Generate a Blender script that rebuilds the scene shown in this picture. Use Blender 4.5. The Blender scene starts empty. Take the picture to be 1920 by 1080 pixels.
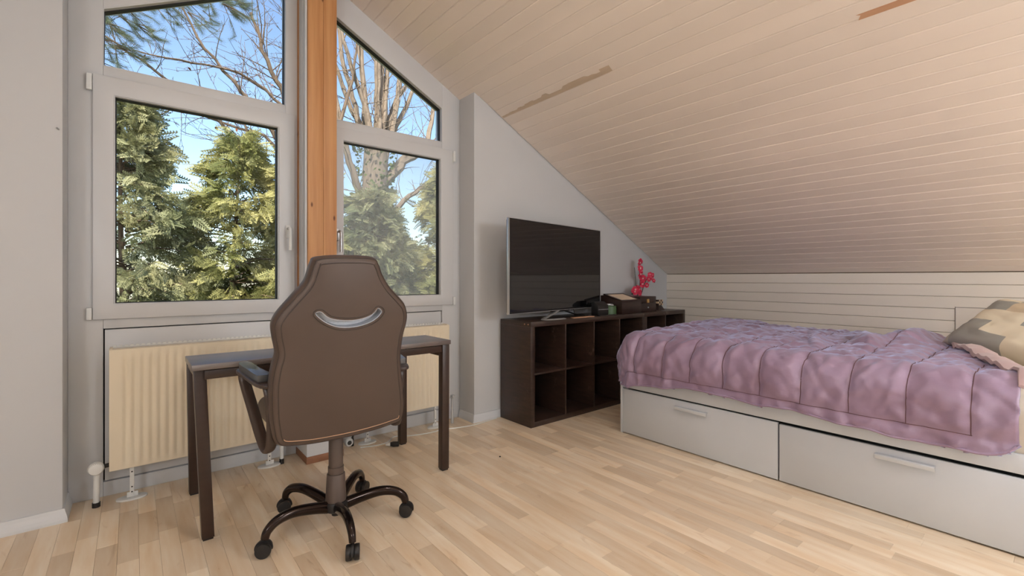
import bpy, bmesh, math, random
import numpy as np
from mathutils import Vector, Matrix, noise
random.seed(7); R = random.Random(11)
sc = bpy.context.scene
COL = sc.collection
PI = math.pi

# ------------------------------------------------------------------ camera
CAM_H = 1.10
cd = bpy.data.cameras.new('camera'); cam = bpy.data.objects.new('camera', cd); COL.objects.link(cam)
cd.sensor_width = 36.0; cd.lens = 866 / 1920 * 36.0; cd.shift_y = -18.5 / 1920
cd.clip_start = 0.05; cd.clip_end = 500
cam.location = (0, 0, CAM_H); cam.rotation_euler = (PI / 2, 0, -math.atan2(712, 866))
sc.camera = cam
# ------------------------------------------------------------------ world, sun, exposure
w = bpy.data.worlds.new('world'); sc.world = w; w.use_nodes = True
nt = w.node_tree; nt.nodes.clear()
sky = nt.nodes.new('ShaderNodeTexSky'); sky.sky_type = 'NISHITA'; sky.sun_disc = False
sky.sun_elevation = math.radians(38); sky.sun_rotation = math.radians(200); sky.air_density = 1.0; sky.dust_density = 0.6; sky.ozone_density = 1.6
bg = nt.nodes.new('ShaderNodeBackground'); bg.inputs['Strength'].default_value = 0.25
wo = nt.nodes.new('ShaderNodeOutputWorld')
nt.links.new(sky.outputs[0], bg.inputs[0]); nt.links.new(bg.outputs[0], wo.inputs[0])
sl = bpy.data.lights.new('sun', 'SUN'); sl.energy = 7.5; sl.angle = math.radians(1.0); sl.color = (1.0, 0.93, 0.80)
so = bpy.data.objects.new('sun', sl); COL.objects.link(so)
so.rotation_euler = Vector((0.42, 0.52, -0.74)).to_track_quat('-Z', 'Y').to_euler()
sc.view_settings.view_transform = 'Standard'; sc.view_settings.look = 'None'
sc.view_settings.gamma = 1.0; sc.view_settings.use_curve_mapping = False
sc.view_settings.exposure = 0.12
sc.cycles.use_denoising = True
sc.cycles.max_bounces = 10; sc.cycles.diffuse_bounces = 5; sc.cycles.transparent_max_bounces = 24
sc.cycles.sample_clamp_indirect = 8.0; sc.cycles.caustics_reflective = False; sc.cycles.caustics_refractive = False

# ------------------------------------------------------------------ room constants
XC = 0.885                      # ridge line
SL = 0.5235                     # roof slope
ZR = 3.106                      # ridge height
WY = 2.90                       # gable wall face
FY = 3.10                       # window frame face
XL, XR = -0.242, 2.011          # window recess
KX = 4.63                       # knee wall
KXL = 2 * XC - KX
YB = -2.7                       # rear wall
CA = math.atan(SL); CS, SN = math.cos(CA), math.sin(CA)
def zc(x): return ZR - SL * abs(x - XC)

# ------------------------------------------------------------------ helpers
BASE = {}
def tag(o, label=None, cat=None, group=None, kind=None):
    if label: o['label'] = label
    if cat: o['category'] = cat
    if group: o['group'] = group
    if kind: o['kind'] = kind
    return o
def empty(name, loc, label=None, cat=None, group=None, kind=None):
    o = bpy.data.objects.new(name, None); o.empty_display_size = 0.1
    o.location = loc; COL.objects.link(o); BASE[o.name] = Vector(loc)
    return tag(o, label, cat, group, kind)
class MB:
    def __init__(s): s.v = []; s.f = []
    def add(s, vs, fs):
        n = len(s.v); s.v += [tuple(p) for p in vs]; s.f += [tuple(i + n for i in f) for f in fs]; return s
    def box(s, x0, x1, y0, y1, z0, z1):
        vs = [(x, y, z) for z in (z0, z1) for y in (y0, y1) for x in (x0, x1)]
        return s.add(vs, [(0, 2, 3, 1), (4, 5, 7, 6), (0, 1, 5, 4), (2, 6, 7, 3), (0, 4, 6, 2), (1, 3, 7, 5)])
    def hexa(s, b, t):           # bottom 4 and top 4 points
        return s.add(list(b) + list(t), [(3, 2, 1, 0), (4, 5, 6, 7), (0, 1, 5, 4), (1, 2, 6, 5), (2, 3, 7, 6), (3, 0, 4, 7)])
    def prism(s, poly, fn, a, b):   # poly 2d, fn(u,v,t)->3d
        n = len(poly)
        vs = [fn(u, v, a) for u, v in poly] + [fn(u, v, b) for u, v in poly]
        fs = [tuple(range(n - 1, -1, -1)), tuple(range(n, 2 * n))] + [(i, (i + 1) % n, n + (i + 1) % n, n + i) for i in range(n)]
        return s.add(vs, fs)
    def ring(s, outer, inner, fn, a, b):   # frame between two polygons with same count
        n = len(outer)
        vs = [fn(u, v, t) for t in (a, b) for P in (outer, inner) for u, v in P]
        fs = []
        for i in range(n):
            j = (i + 1) % n
            fs += [(i, j, n + j, n + i), (2 * n + i, 3 * n + i, 3 * n + j, 2 * n + j),
                   (i, 2 * n + i, 2 * n + j, j), (n + i, n + j, 3 * n + j, 3 * n + i)]
        return s.add(vs, fs)
    def tube(s, path, rad, n=10, closed=False, flat=None, cap=True):
        P = [Vector(p) for p in path]; m = len(P)
        if not hasattr(rad, '__len__'): rad = [rad] * m
        up = Vector((0, 0, 1)); prev = None; rings = []
        for i in range(m):
            if closed: t = (P[(i + 1) % m] - P[i - 1])
            else: t = P[min(i + 1, m - 1)] - P[max(i - 1, 0)]
            if t.length < 1e-9: t = Vector((0, 0, 1))
            t.normalize()
            if prev is None:
                ref = up if abs(t.z) < 0.9 else Vector((1, 0, 0))
                a = ref.cross(t).normalized()
            else:
                a = (prev - t * prev.dot(t))
                a = a.normalized() if a.length > 1e-6 else up.cross(t).normalized()
            prev = a; b = t.cross(a)
            fa, fb = flat if flat else (1, 1)
            rings.append([P[i] + (a * math.cos(2 * PI * k / n) * fa + b * math.sin(2 * PI * k / n) * fb) * rad[i] for k in range(n)])
        vs = [p for r in rings for p in r]; fs = []
        for i in range(m if closed else m - 1):
            j = (i + 1) % m
            for k in range(n):
                l = (k + 1) % n
                fs.append((i * n + k, i * n + l, j * n + l, j * n + k))
        if not closed and cap:
            fs.append(tuple(range(n - 1, -1, -1))); fs.append(tuple((m - 1) * n + k for k in range(n)))
        return s.add(vs, fs)
    def lathe(s, prof, c, axis='z', n=24):    # prof [(r,h)...]
        c = Vector(c); vs = []; m = len(prof)
        for r, h in prof:
            for k in range(n):
                q = 2 * PI * k / n; a, b = r * math.cos(q), r * math.sin(q)
                vs.append(c + Vector({'z': (a, b, h), 'y': (a, h, -b), 'x': (h, a, b)}[axis]))
        fs = [(i * n + k, i * n + (k + 1) % n, (i + 1) * n + (k + 1) % n, (i + 1) * n + k) for i in range(m - 1) for k in range(n)]
        fs += [tuple(range(n - 1, -1, -1)), tuple((m - 1) * n + k for k in range(n))]
        return s.add(vs, fs)
    def xform(s, M):
        s.v = [tuple(M @ Vector(p)) for p in s.v]; return s
    def build(s, name, mat, parent=None, bevel=0, seg=2, smooth=False, kind=None, local=False, base=None):
        off = Vector((0, 0, 0))
        if parent is not None and not local: off = BASE.get(parent.name, off)
        if base is not None: off = Vector(base)
        me = bpy.data.meshes.new(name)
        me.from_pydata([(p[0] - off.x, p[1] - off.y, p[2] - off.z) for p in s.v], [], s.f)
        bm = bmesh.new(); bm.from_mesh(me)
        bmesh.ops.recalc_face_normals(bm, faces=bm.faces)
        if bevel:
            es = [e for e in bm.edges if len(e.link_faces) == 2 and e.calc_face_angle(0) > 0.5]
            bmesh.ops.bevel(bm, geom=es, offset=bevel, segments=seg, affect='EDGES', profile=0.5, clamp_overlap=True)
        bm.to_mesh(me); bm.free()
        o = bpy.data.objects.new(name, me); COL.objects.link(o)
        if mat: me.materials.append(mat)
        if smooth or bevel:
            me.polygons.foreach_set('use_smooth', [True] * len(me.polygons))
            me.set_sharp_from_angle(angle=math.radians(42 if smooth else 32))
        if parent is not None:
            o.parent = parent; BASE[o.name] = BASE.get(parent.name, Vector((0, 0, 0)))
        else:
            BASE[o.name] = off
            if base is not None: o.location = base
        if kind: o['kind'] = kind
        return o
def B(name, mat, parent, x0, x1, y0, y1, z0, z1, bevel=0.002, **k):
    return MB().box(x0, x1, y0, y1, z0, z1).build(name, mat, parent, bevel=bevel, **k)
XZ = lambda u, v, t: (u, t, v)
YZ = lambda u, v, t: (t, u, v)
XY = lambda u, v, t: (u, v, t)
def smoothpoly(pts, n, closed=True):
    out = []; m = len(pts)
    for i in range(m if closed else m - 1):
        p = [Vector(pts[(i + k - 1) % m] if closed else pts[max(0, min(m - 1, i + k - 1))]) for k in range(4)]
        for j in range(n):
            t = j / n
            q = 0.5 * ((2 * p[1]) + (-p[0] + p[2]) * t + (2 * p[0] - 5 * p[1] + 4 * p[2] - p[3]) * t * t + (-p[0] + 3 * p[1] - 3 * p[2] + p[3]) * t ** 3)
            out.append(tuple(q))
    if not closed: out.append(tuple(pts[-1]))
    return out
def inset(poly, d):
    n = len(poly); A = sum(poly[i][0] * poly[(i + 1) % n][1] - poly[(i + 1) % n][0] * poly[i][1] for i in range(n))
    sg = 1 if A > 0 else -1; out = []
    for i in range(n):
        a, b = Vector(poly[i - 1]), Vector(poly[(i + 1) % n]); t = (b - a).normalized()
        nn = Vector((-t.y, t.x)) * sg
        out.append((poly[i][0] + nn.x * d, poly[i][1] + nn.y * d))
    return out

# ------------------------------------------------------------------ materials
def srgb(r, g, b):
    f = lambda c: (c / 255) / 12.92 if c / 255 <= 0.04045 else ((c / 255 + 0.055) / 1.055) ** 2.4
    return (f(r), f(g), f(b), 1)
def pm(name, col, rough=0.5, metal=0.0, var=0.06, scale=6.0, stretch=(1, 1, 1), bump=0.0, bscale=60.0, bstretch=None,
       sheen=0.0, coat=0.0, col2=None, spec=0.5, obj=False, rvar=0.0, bdist=0.002):
    m = bpy.data.materials.new(name); m.use_nodes = True
    n = m.node_tree.nodes; l = m.node_tree.links; p = n['Principled BSDF']
    p.inputs['Roughness'].default_value = rough; p.inputs['Metallic'].default_value = metal
    p.inputs['Sheen Weight'].default_value = sheen; p.inputs['Coat Weight'].default_value = coat
    p.inputs['Specular IOR Level'].default_value = spec
    if obj:
        tc = n.new('ShaderNodeTexCoord'); src = tc.outputs['Object']
    else:
        g = n.new('ShaderNodeNewGeometry'); src = g.outputs['Position']
    mp = n.new('ShaderNodeMapping'); mp.inputs['Scale'].default_value = stretch; l.new(src, mp.inputs[0])
    nz = n.new('ShaderNodeTexNoise'); nz.inputs['Scale'].default_value = scale; nz.inputs['Detail'].default_value = 6
    l.new(mp.outputs[0], nz.inputs['Vector'])
    rp = n.new('ShaderNodeValToRGB'); c = Vector(col[:3]); c2 = Vector(col2[:3]) if col2 else c * (1 + var)
    rp.color_ramp.elements[0].position = 0.3; rp.color_ramp.elements[1].position = 0.7
    a = c if col2 else c * (1 - var)
    rp.color_ramp.elements[0].color = (*a, 1); rp.color_ramp.elements[1].color = (*c2, 1)
    l.new(nz.outputs['Fac'], rp.inputs[0]); l.new(rp.outputs[0], p.inputs['Base Color'])
    if rvar:
        mr = n.new('ShaderNodeMapRange'); mr.inputs[3].default_value = rough - rvar; mr.inputs[4].default_value = rough + rvar
        l.new(nz.outputs['Fac'], mr.inputs[0]); l.new(mr.outputs[0], p.inputs['Roughness'])
    if bump:
        mp2 = n.new('ShaderNodeMapping'); mp2.inputs['Scale'].default_value = bstretch or stretch; l.new(src, mp2.inputs[0])
        nb = n.new('ShaderNodeTexNoise'); nb.inputs['Scale'].default_value = bscale; nb.inputs['Detail'].default_value = 4
        l.new(mp2.outputs[0], nb.inputs['Vector'])
        bp = n.new('ShaderNodeBump'); bp.inputs['Strength'].default_value = bump; bp.inputs['Distance'].default_value = bdist
        l.new(nb.outputs['Fac'], bp.inputs['Height']); l.new(bp.outputs[0], p.inputs['Normal'])
    return m
def add_tone(m, per_object=True, lo=0.85, hi=1.12, tint=None):
    """multiply the base colour by a per-piece tone (object random or island random)"""
    n = m.node_tree.nodes; l = m.node_tree.links; p = n['Principled BSDF']
    src = p.inputs['Base Color'].links[0].from_socket
    if per_object:
        g = n.new('ShaderNodeObjectInfo'); rnd = g.outputs['Random']
    else:
        g = n.new('ShaderNodeNewGeometry'); rnd = g.outputs['Random Per Island']
    rp = n.new('ShaderNodeValToRGB')
    e = rp.color_ramp.elements; e[0].color = (lo, lo * (tint or 1), lo * (tint or 1) ** 2, 1); e[1].color = (hi, hi, hi, 1)
    l.new(rnd, rp.inputs[0])
    mx = n.new('ShaderNodeMix'); mx.data_type = 'RGBA'; mx.blend_type = 'MULTIPLY'; mx.inputs[0].default_value = 1
    l.new(src, mx.inputs[6]); l.new(rp.outputs[0], mx.inputs[7]); l.new(mx.outputs[2], p.inputs['Base Color'])
    return m
M = {}
M['wall'] = pm('wall_paint', srgb(202, 203, 205), 0.85, var=0.015, scale=2, bump=0.08, bscale=90)
M['trim'] = pm('trim_white', srgb(214, 216, 219), 0.5, var=0.02, scale=3)
M['upvc'] = pm('window_plastic', srgb(208, 209, 211), 0.38, var=0.01)
M['gasket'] = pm('gasket_black', srgb(22, 22, 24), 0.6)
M['ceil'] = add_tone(pm('painted_plank', srgb(242, 230, 219), 0.42, var=0.035, scale=3, stretch=(1, .15, 1), bump=0.12, bscale=50, bstretch=(1, .06, 1)), True, .95, 1.03)
M['ceil_back'] = pm('plank_backing', srgb(120, 100, 80), 0.8)
M['knee'] = add_tone(pm('painted_knee_plank', srgb(232, 224, 213), 0.45, var=0.03, scale=3, stretch=(1, .15, 1), bump=0.08, bscale=50, bstretch=(1, .06, 1)), True, .97, 1.02)
M['bare'] = pm('bare_wood_patch', srgb(206, 186, 164), 0.8, var=.1, scale=14, stretch=(1, .2, 1))
M['bare2'] = pm('bare_wood_strip', srgb(198, 154, 122), 0.8, var=.1, scale=14, stretch=(1, .2, 1))
def floor_mat(nm, per):
    m = pm(nm, srgb(238, 212, 178), 0.30, col2=srgb(252, 237, 214), scale=5.0, stretch=(5.0, .55, 1), bump=0.05, bscale=60, bstretch=(6, .5, 1), rvar=.06, coat=0.0)
    n = m.node_tree.nodes; l = m.node_tree.links; p = n['Principled BSDF']
    src = p.inputs['Base Color'].links[0].from_socket      # flame figure and dark streaks of the birch
    g = n.new('ShaderNodeNewGeometry'); mp = n.new('ShaderNodeMapping'); mp.inputs['Scale'].default_value = (9, 1.6, 1)
    l.new(g.outputs['Position'], mp.inputs[0])
    nz = n.new('ShaderNodeTexNoise'); nz.inputs['Scale'].default_value = 2.4; nz.inputs['Detail'].default_value = 9; nz.inputs['Distortion'].default_value = 1.4
    l.new(mp.outputs[0], nz.inputs['Vector'])
    rp = n.new('ShaderNodeValToRGB'); e = rp.color_ramp.elements
    e[0].position = .62; e[0].color = (1, 1, 1, 1); e[1].position = .80; e[1].color = (.66, .54, .42, 1)
    l.new(nz.outputs['Fac'], rp.inputs[0])
    mx = n.new('ShaderNodeMix'); mx.data_type = 'RGBA'; mx.blend_type = 'MULTIPLY'; mx.inputs[0].default_value = .8
    l.new(src, mx.inputs[6]); l.new(rp.outputs[0], mx.inputs[7]); l.new(mx.outputs[2], p.inputs['Base Color'])
    return add_tone(m, per, .76, 1.03, .955)
M['floor'] = floor_mat('birch_parquet', True); M['floor2'] = floor_mat('birch_parquet_joined', False)
M['sub'] = pm('subfloor', srgb(150, 118, 84), 0.8)
M['post'] = pm('spruce_post', srgb(182, 126, 78), 0.5, col2=srgb(204, 152, 102), scale=7, stretch=(6, 6, .25), bump=.1, bscale=40, bstretch=(8, 8, .2))
M['skirt'] = pm('brown_skirt', srgb(150, 104, 76), .6, var=.12, scale=20)
M['rad'] = pm('radiator_enamel', srgb(238, 226, 202), 0.4, var=0.03, scale=3)
M['white_plastic'] = pm('white_plastic', srgb(225, 226, 224), 0.45)
M['black_plastic'] = pm('black_plastic', srgb(30, 27, 26), 0.45, bump=.1, bscale=200)
M['desk'] = pm('dark_brown_desk', srgb(54, 37, 29), 0.34, var=.1, scale=10, stretch=(1, 6, 6), bump=.03, bscale=80)
M['desktop'] = pm('dark_brown_desktop', srgb(70, 52, 46), 0.45, var=.1, scale=10, stretch=(1, 6, 6), spec=1.0, coat=1.0)
M['desktop'].node_tree.nodes['Principled BSDF'].inputs['Coat Roughness'].default_value = .40
M['desktop'].node_tree.nodes['Principled BSDF'].inputs['Coat IOR'].default_value = 1.9
M['leather'] = pm('brown_black_leather', srgb(80, 66, 58), 0.45, var=.06, scale=5, bump=.35, bscale=420, obj=True, bdist=.0006)
M['leather_seam'] = pm('leather_seam', srgb(58, 46, 40), 0.5)
M['stitch'] = pm('stitch_thread', srgb(190, 150, 120), 0.7)
M['mesh_silver'] = pm('silver_mesh', srgb(190, 195, 205), 0.35, metal=.6, bump=.6, bscale=500)
M['slot_light_mesh'] = pm('painted_slot_light', srgb(226, 232, 240), 0.3, var=.1, scale=300, bump=.5, bscale=600)  # mesh coloured pale to imitate the light showing in the chair slot
M['chair_plastic'] = pm('chair_arm_plastic', srgb(66, 52, 45), 0.35, bump=.1, bscale=300)
M['arm_pad'] = pm('arm_pad', srgb(62, 64, 66), 0.42, spec=1.0, coat=.6)
M['chrome_dark'] = pm('dark_chrome', srgb(50, 40, 36), 0.14, metal=.75)
M['column'] = pm('column_plastic', srgb(92, 78, 70), 0.5)
M['shelf'] = pm('black_brown_veneer', srgb(46, 33, 27), 0.36, col2=srgb(64, 47, 39), scale=9, stretch=(1, 1, 6), bump=.08, bscale=40, bstretch=(1, 1, 6), rvar=.1)
M['shelf_in'] = M['shelf']
M['white_lac'] = pm('white_lacquer', srgb(207, 211, 217), 0.35, var=.015)
M['dark_gap'] = pm('dark_gap', srgb(30, 30, 28), 0.8)
M['grey_gap'] = pm('grey_joint', srgb(120, 114, 108), .8)
M['sheet'] = pm('cream_sheet', srgb(228, 217, 200), 0.8, sheen=.3, bump=.2, bscale=30)
M['screen'] = pm('tv_screen', srgb(14, 14, 15), 0.05, var=.02, spec=.85)
M['bezel'] = pm('tv_bezel', srgb(18, 18, 19), 0.3)
M['silver'] = pm('silver_plastic', srgb(200, 203, 206), 0.28, metal=.7)
M['darkwood'] = pm('dark_box_wood', srgb(48, 32, 27), 0.35, var=.2, scale=20, stretch=(.4, 1, 8))
M['cream_in'] = pm('cream_velvet', srgb(214, 186, 150), 0.8, sheen=.3)
M['gold'] = pm('gold_clasp', srgb(220, 180, 120), 0.3, metal=.9)
M['green'] = pm('green_tin', srgb(66, 96, 58), 0.4)
M['petal'] = pm('orchid_petal', srgb(196, 24, 62), 0.6, col2=srgb(232, 60, 98), scale=30)
M['petal_c'] = pm('orchid_centre', srgb(240, 190, 190), 0.6)
M['stem'] = pm('orchid_stem', srgb(46, 56, 44), 0.6)
M['fill_lamp_cord'] = pm('fill_lamp_cord', srgb(220, 220, 220), .5)
M['mattress_edge'] = M['sheet']
M['grass'] = pm('grass', srgb(88, 104, 58), 0.9, var=.3, scale=1.5)
M['bark'] = pm('bark', srgb(124, 110, 97), 0.85, col2=srgb(156, 140, 122), scale=9, stretch=(4, 4, .8), bump=.6, bscale=20, bstretch=(3, 3, .6), bdist=.01)
M['bark2'] = pm('bark_dark', srgb(96, 82, 70), 0.85, col2=srgb(132, 112, 92), scale=9, stretch=(4, 4, .8), bump=.6, bscale=20, bdist=.01)
M['dead'] = pm('dead_leaf', srgb(156, 98, 68), 0.8, var=.2)
def leaf_mat(nm, c1, c2, lo=.6, hi=1.15, tr=.35):
    m = pm(nm, c1, .6, col2=c2, scale=1.6)
    add_tone(m, False, lo, hi)
    n = m.node_tree.nodes; l = m.node_tree.links; p = n['Principled BSDF']
    src = p.inputs['Base Color'].links[0].from_socket
    t = n.new('ShaderNodeBsdfTranslucent'); l.new(src, t.inputs[0])
    mx = n.new('ShaderNodeMixShader'); mx.inputs[0].default_value = tr
    l.new(p.outputs[0], mx.inputs[1]); l.new(t.outputs[0], mx.inputs[2]); l.new(mx.outputs[0], n['Material Output'].inputs[0])
    return m
M['thuja'] = leaf_mat('thuja_leaf', srgb(140, 148, 86), srgb(214, 206, 136), .5, 1.12)
M['thuja2'] = leaf_mat('thuja_leaf_dark', srgb(126, 140, 98), srgb(204, 200, 152), .5, 1.12)
M['needle'] = leaf_mat('pine_needle', srgb(100, 116, 92), srgb(140, 150, 118))
M['ivy'] = leaf_mat('ivy_leaf', srgb(70, 96, 48), srgb(120, 140, 70))
def glass_mat(nm, haze=0.0):
    m = bpy.data.materials.new(nm); m.use_nodes = True
    n = m.node_tree.nodes; l = m.node_tree.links; n.remove(n['Principled BSDF'])
    t = n.new('ShaderNodeBsdfTransparent'); g = n.new('ShaderNodeBsdfGlossy'); g.inputs['Roughness'].default_value = 0.02
    f = n.new('ShaderNodeFresnel'); f.inputs[0].default_value = 1.2
    mx = n.new('ShaderNodeMixShader'); l.new(f.outputs[0], mx.inputs[0]); l.new(t.outputs[0], mx.inputs[1]); l.new(g.outputs[0], mx.inputs[2])
    out = mx.outputs[0]
    if haze:
        d = n.new('ShaderNodeBsdfTranslucent'); d.inputs[0].default_value = (.86, .88, .88, 1)
        d2 = n.new('ShaderNodeBsdfDiffuse'); d2.inputs[0].default_value = (.8, .8, .79, 1)
        a = n.new('ShaderNodeMixShader'); a.inputs[0].default_value = .5; l.new(d.outputs[0], a.inputs[1]); l.new(d2.outputs[0], a.inputs[2])
        gg = n.new('ShaderNodeNewGeometry'); nz = n.new('ShaderNodeTexNoise'); nz.inputs['Scale'].default_value = 2.0; nz.inputs['Detail'].default_value = 5
        l.new(gg.outputs['Position'], nz.inputs['Vector'])
        mr = n.new('ShaderNodeMapRange'); mr.inputs[3].default_value = haze * .75; mr.inputs[4].default_value = haze * 1.25
        l.new(nz.outputs['Fac'], mr.inputs[0])
        b = n.new('ShaderNodeMixShader'); l.new(mr.outputs[0], b.inputs[0]); l.new(out, b.inputs[1]); l.new(a.outputs[0], b.inputs[2]); out = b.outputs[0]
    l.new(out, n['Material Output'].inputs[0]); return m
M['glass'] = glass_mat('window_glass'); M['glass_haze'] = glass_mat('misted_window_glass', .24)
def duvet_mat():
    m = pm('mauve_satin', srgb(146, 120, 142), 0.36, col2=srgb(168, 146, 172), scale=5, sheen=1.0, bump=.5, bscale=38, bdist=.004)
    p = m.node_tree.nodes['Principled BSDF']; p.inputs['Sheen Tint'].default_value = (.60, .68, 1, 1); p.inputs['Sheen Roughness'].default_value = .35
    return m
M['duvet'] = duvet_mat(); M['duvet_seam'] = pm('duvet_seam', srgb(104, 72, 76), .7)
M['duvet_under'] = pm('duvet_underside', srgb(186, 158, 158), .6, sheen=.3, bump=.3, bscale=24, bdist=.004)
def pillow_mat():
    m = pm('patchwork_pillow', srgb(214, 198, 166), .8, var=.04, obj=True, bump=.2, bscale=300, bdist=.001)
    n = m.node_tree.nodes; l = m.node_tree.links; p = n['Principled BSDF']
    tc = n.new('ShaderNodeTexCoord'); mp = n.new('ShaderNodeMapping'); mp.inputs['Scale'].default_value = (7.5, 10.5, 0); mp.inputs['Location'].default_value = (.2, .35, 0)
    l.new(tc.outputs['Object'], mp.inputs[0])
    fl = n.new('ShaderNodeVectorMath'); fl.operation = 'FLOOR'; l.new(mp.outputs[0], fl.inputs[0])
    wn = n.new('ShaderNodeTexWhiteNoise'); wn.noise_dimensions = '3D'; l.new(fl.outputs[0], wn.inputs['Vector'])
    rp = n.new('ShaderNodeValToRGB'); rp.color_ramp.interpolation = 'CONSTANT'; e = rp.color_ramp.elements
    e[0].color = srgb(228, 216, 192); e[1].position = .36; e[1].color = srgb(160, 158, 150)
    x = e.new(.68); x.color = srgb(206, 188, 160); x = e.new(.84); x.color = srgb(184, 178, 164)
    l.new(wn.outputs['Value'], rp.inputs[0]); l.new(rp.outputs[0], p.inputs['Base Color']); return m
M['pillow'] = pillow_mat()
def post_knots(m):
    n = m.node_tree.nodes; l = m.node_tree.links; p = n['Principled BSDF']; src = p.inputs['Base Color'].links[0].from_socket
    g = n.new('ShaderNodeNewGeometry'); mp = n.new('ShaderNodeMapping'); mp.inputs['Scale'].default_value = (13, 13, 5.5); l.new(g.outputs['Position'], mp.inputs[0])
    v = n.new('ShaderNodeTexVoronoi'); v.inputs['Scale'].default_value = 1.0; v.inputs['Randomness'].default_value = 1; l.new(mp.outputs[0], v.inputs['Vector'])
    rp = n.new('ShaderNodeValToRGB'); e = rp.color_ramp.elements; e[0].position = .045; e[0].color = (.30, .2, .14, 1); e[1].position = .11; e[1].color = (1, 1, 1, 1)
    l.new(v.outputs['Distance'], rp.inputs[0])
    mx = n.new('ShaderNodeMix'); mx.data_type = 'RGBA'; mx.blend_type = 'MULTIPLY'; mx.inputs[0].default_value = 1
    l.new(src, mx.inputs[6]); l.new(rp.outputs[0], mx.inputs[7]); l.new(mx.outputs[2], p.inputs['Base Color'])
post_knots(M['post'])
def shelf_wear(m):       # pale scuffs on the veneer
    n = m.node_tree.nodes; l = m.node_tree.links; p = n['Principled BSDF']; src = p.inputs['Base Color'].links[0].from_socket
    g = n.new('ShaderNodeNewGeometry'); nz = n.new('ShaderNodeTexNoise'); nz.inputs['Scale'].default_value = 7; nz.inputs['Detail'].default_value = 10; nz.inputs['Roughness'].default_value = .75
    l.new(g.outputs['Position'], nz.inputs['Vector'])
    rp = n.new('ShaderNodeValToRGB'); e = rp.color_ramp.elements; e[0].position = .60; e[0].color = (0, 0, 0, 1); e[1].position = .76; e[1].color = (.7, .7, .7, 1)
    l.new(nz.outputs['Fac'], rp.inputs[0])
    mx = n.new('ShaderNodeMix'); mx.data_type = 'RGBA'; l.new(rp.outputs[0], mx.inputs[0]); l.new(src, mx.inputs[6]); mx.inputs[7].default_value = srgb(128, 112, 100)
    l.new(mx.outputs[2], p.inputs['Base Color'])
shelf_wear(M['shelf'])

# ================================================================== STRUCTURE
# floor: sub slab with birch strips laid along the room
fl_o = MB().box(KXL, KX, YB, 3.2, -.15, -.012).build('floor', M['sub'], kind='structure')
SW = .067
strip_mesh = {}
def strip(Ln):
    if Ln not in strip_mesh:
        g = .00025; c = .0006
        a = [(g, g), (SW - g, g), (SW - g, Ln - g), (g, Ln - g)]
        b = [(g + c, g + c), (SW - g - c, g + c), (SW - g - c, Ln - g - c), (g + c, Ln - g - c)]
        vs = [(x, y, -.012) for x, y in a] + [(x, y, -.0006) for x, y in a] + [(x, y, 0) for x, y in b]
        fs = [(0, 1, 5, 4), (1, 2, 6, 5), (2, 3, 7, 6), (3, 0, 4, 7), (4, 5, 9, 8), (5, 6, 10, 9), (6, 7, 11, 10), (7, 4, 8, 11), (8, 9, 10, 11)]
        me = bpy.data.meshes.new('parquet_strip'); me.from_pydata(vs, [], fs); me.materials.append(M['floor']); strip_mesh[Ln] = me
    return strip_mesh[Ln]
rest = MB(); x = KXL; nvis = 0
while x < KX - 1e-4:
    y = YB - R.uniform(0, .4)
    while y < 3.2:
        Ln = R.choice((.26, .32, .38, .44, .5, .58)); yc0, yc1 = max(y, YB), min(y + Ln, 3.19)
        near = .6347 * x + .7728 * (y + Ln)
        vis = near > 1.66 and x > -.55 and x < 2.80 and yc0 == y and y > .25 and y < 3.0 and .7728 * x - .6347 * y > -1.12 * (.6347 * x + .7728 * y) - .1
        if vis and yc1 == y + Ln and nvis < 300:
            o = bpy.data.objects.new('parquet_strip', strip(Ln)); COL.objects.link(o); o.location = (x, y, 0); o.parent = fl_o; nvis += 1
        elif yc1 - yc0 > .01:
            rest.box(x + .00025, min(x + SW, KX) - .00025, yc0 + .00025, yc1 - .00025, -.012, 0)
        y += Ln
    x += SW
rest.build('parquet', M['floor2'], fl_o, kind='stuff')

# gable wall either side of the glazed recess
def zt(x): return zc(x) + .02
MB().prism([(KXL, -.15), (XL, -.15), (XL, zt(XL)), (KXL, zt(KXL))], XZ, WY, 3.26).build('wall_gable_left', M['wall'], bevel=.006, kind='structure')
wr = MB().prism([(XR, -.15), (KX + .2, -.15), (KX + .2, zt(KX + .2)), (XR, zt(XR))], XZ, WY, 3.26).build('wall_gable_right', M['wall'], bevel=.004, kind='structure')
MB().box(KXL - .1, KX + .1, YB - .12, YB, -.15, 3.3).build('wall_rear', M['wall'], kind='structure')
MB().box(KXL - .12, KXL, YB, WY, -.15, zc(KXL) + .1).build('wall_knee_left', M['wall'], kind='structure')
# knee wall with horizontal planks
kw = MB().box(KX + .012, KX + .14, YB, WY, -.15, zc(KX) + .05).build('wall_knee_right', M['ceil_back'], kind='structure')
KP = .0867
def knee_profile(h, g=.0025):
    return [(0, 0), (.0125, 0), (.0125, h - .0045), (.0075, h - g), (.0065, h), (0, h)]
ktop = zc(KX) - .004
kp_me = None
zz = ktop
while zz > .0:
    zb = max(zz - KP, 0)
    mb = MB().prism([(KX + .0125 - a, zb + b) for a, b in [(0, 0), (.0085, 0), (.0125, .004), (.0125, zz - zb - .004), (.0085, zz - zb), (0, zz - zb)]], lambda u, v, t: (u, t, v), YB, WY)
    mb.build('knee_plank', M['knee'], kw); zz -= KP + .002
# hatch in the knee wall
HX = KX - .004
B('hatch_panel', M['knee'], kw, HX, HX + .003, -.30, .546, .12, .886, .001)
B('hatch_edge', M['grey_gap'], kw, HX - .0004, HX + .002, .546, .549, .12, .892, 0)
B('hatch_head', M['grey_gap'], kw, HX - .0004, HX + .002, -.30, .549, .886, .8895, 0)
B('hatch_catch', M['post'], kw, HX - .03, HX, .02, .25, .83, .858, .003)

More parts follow.
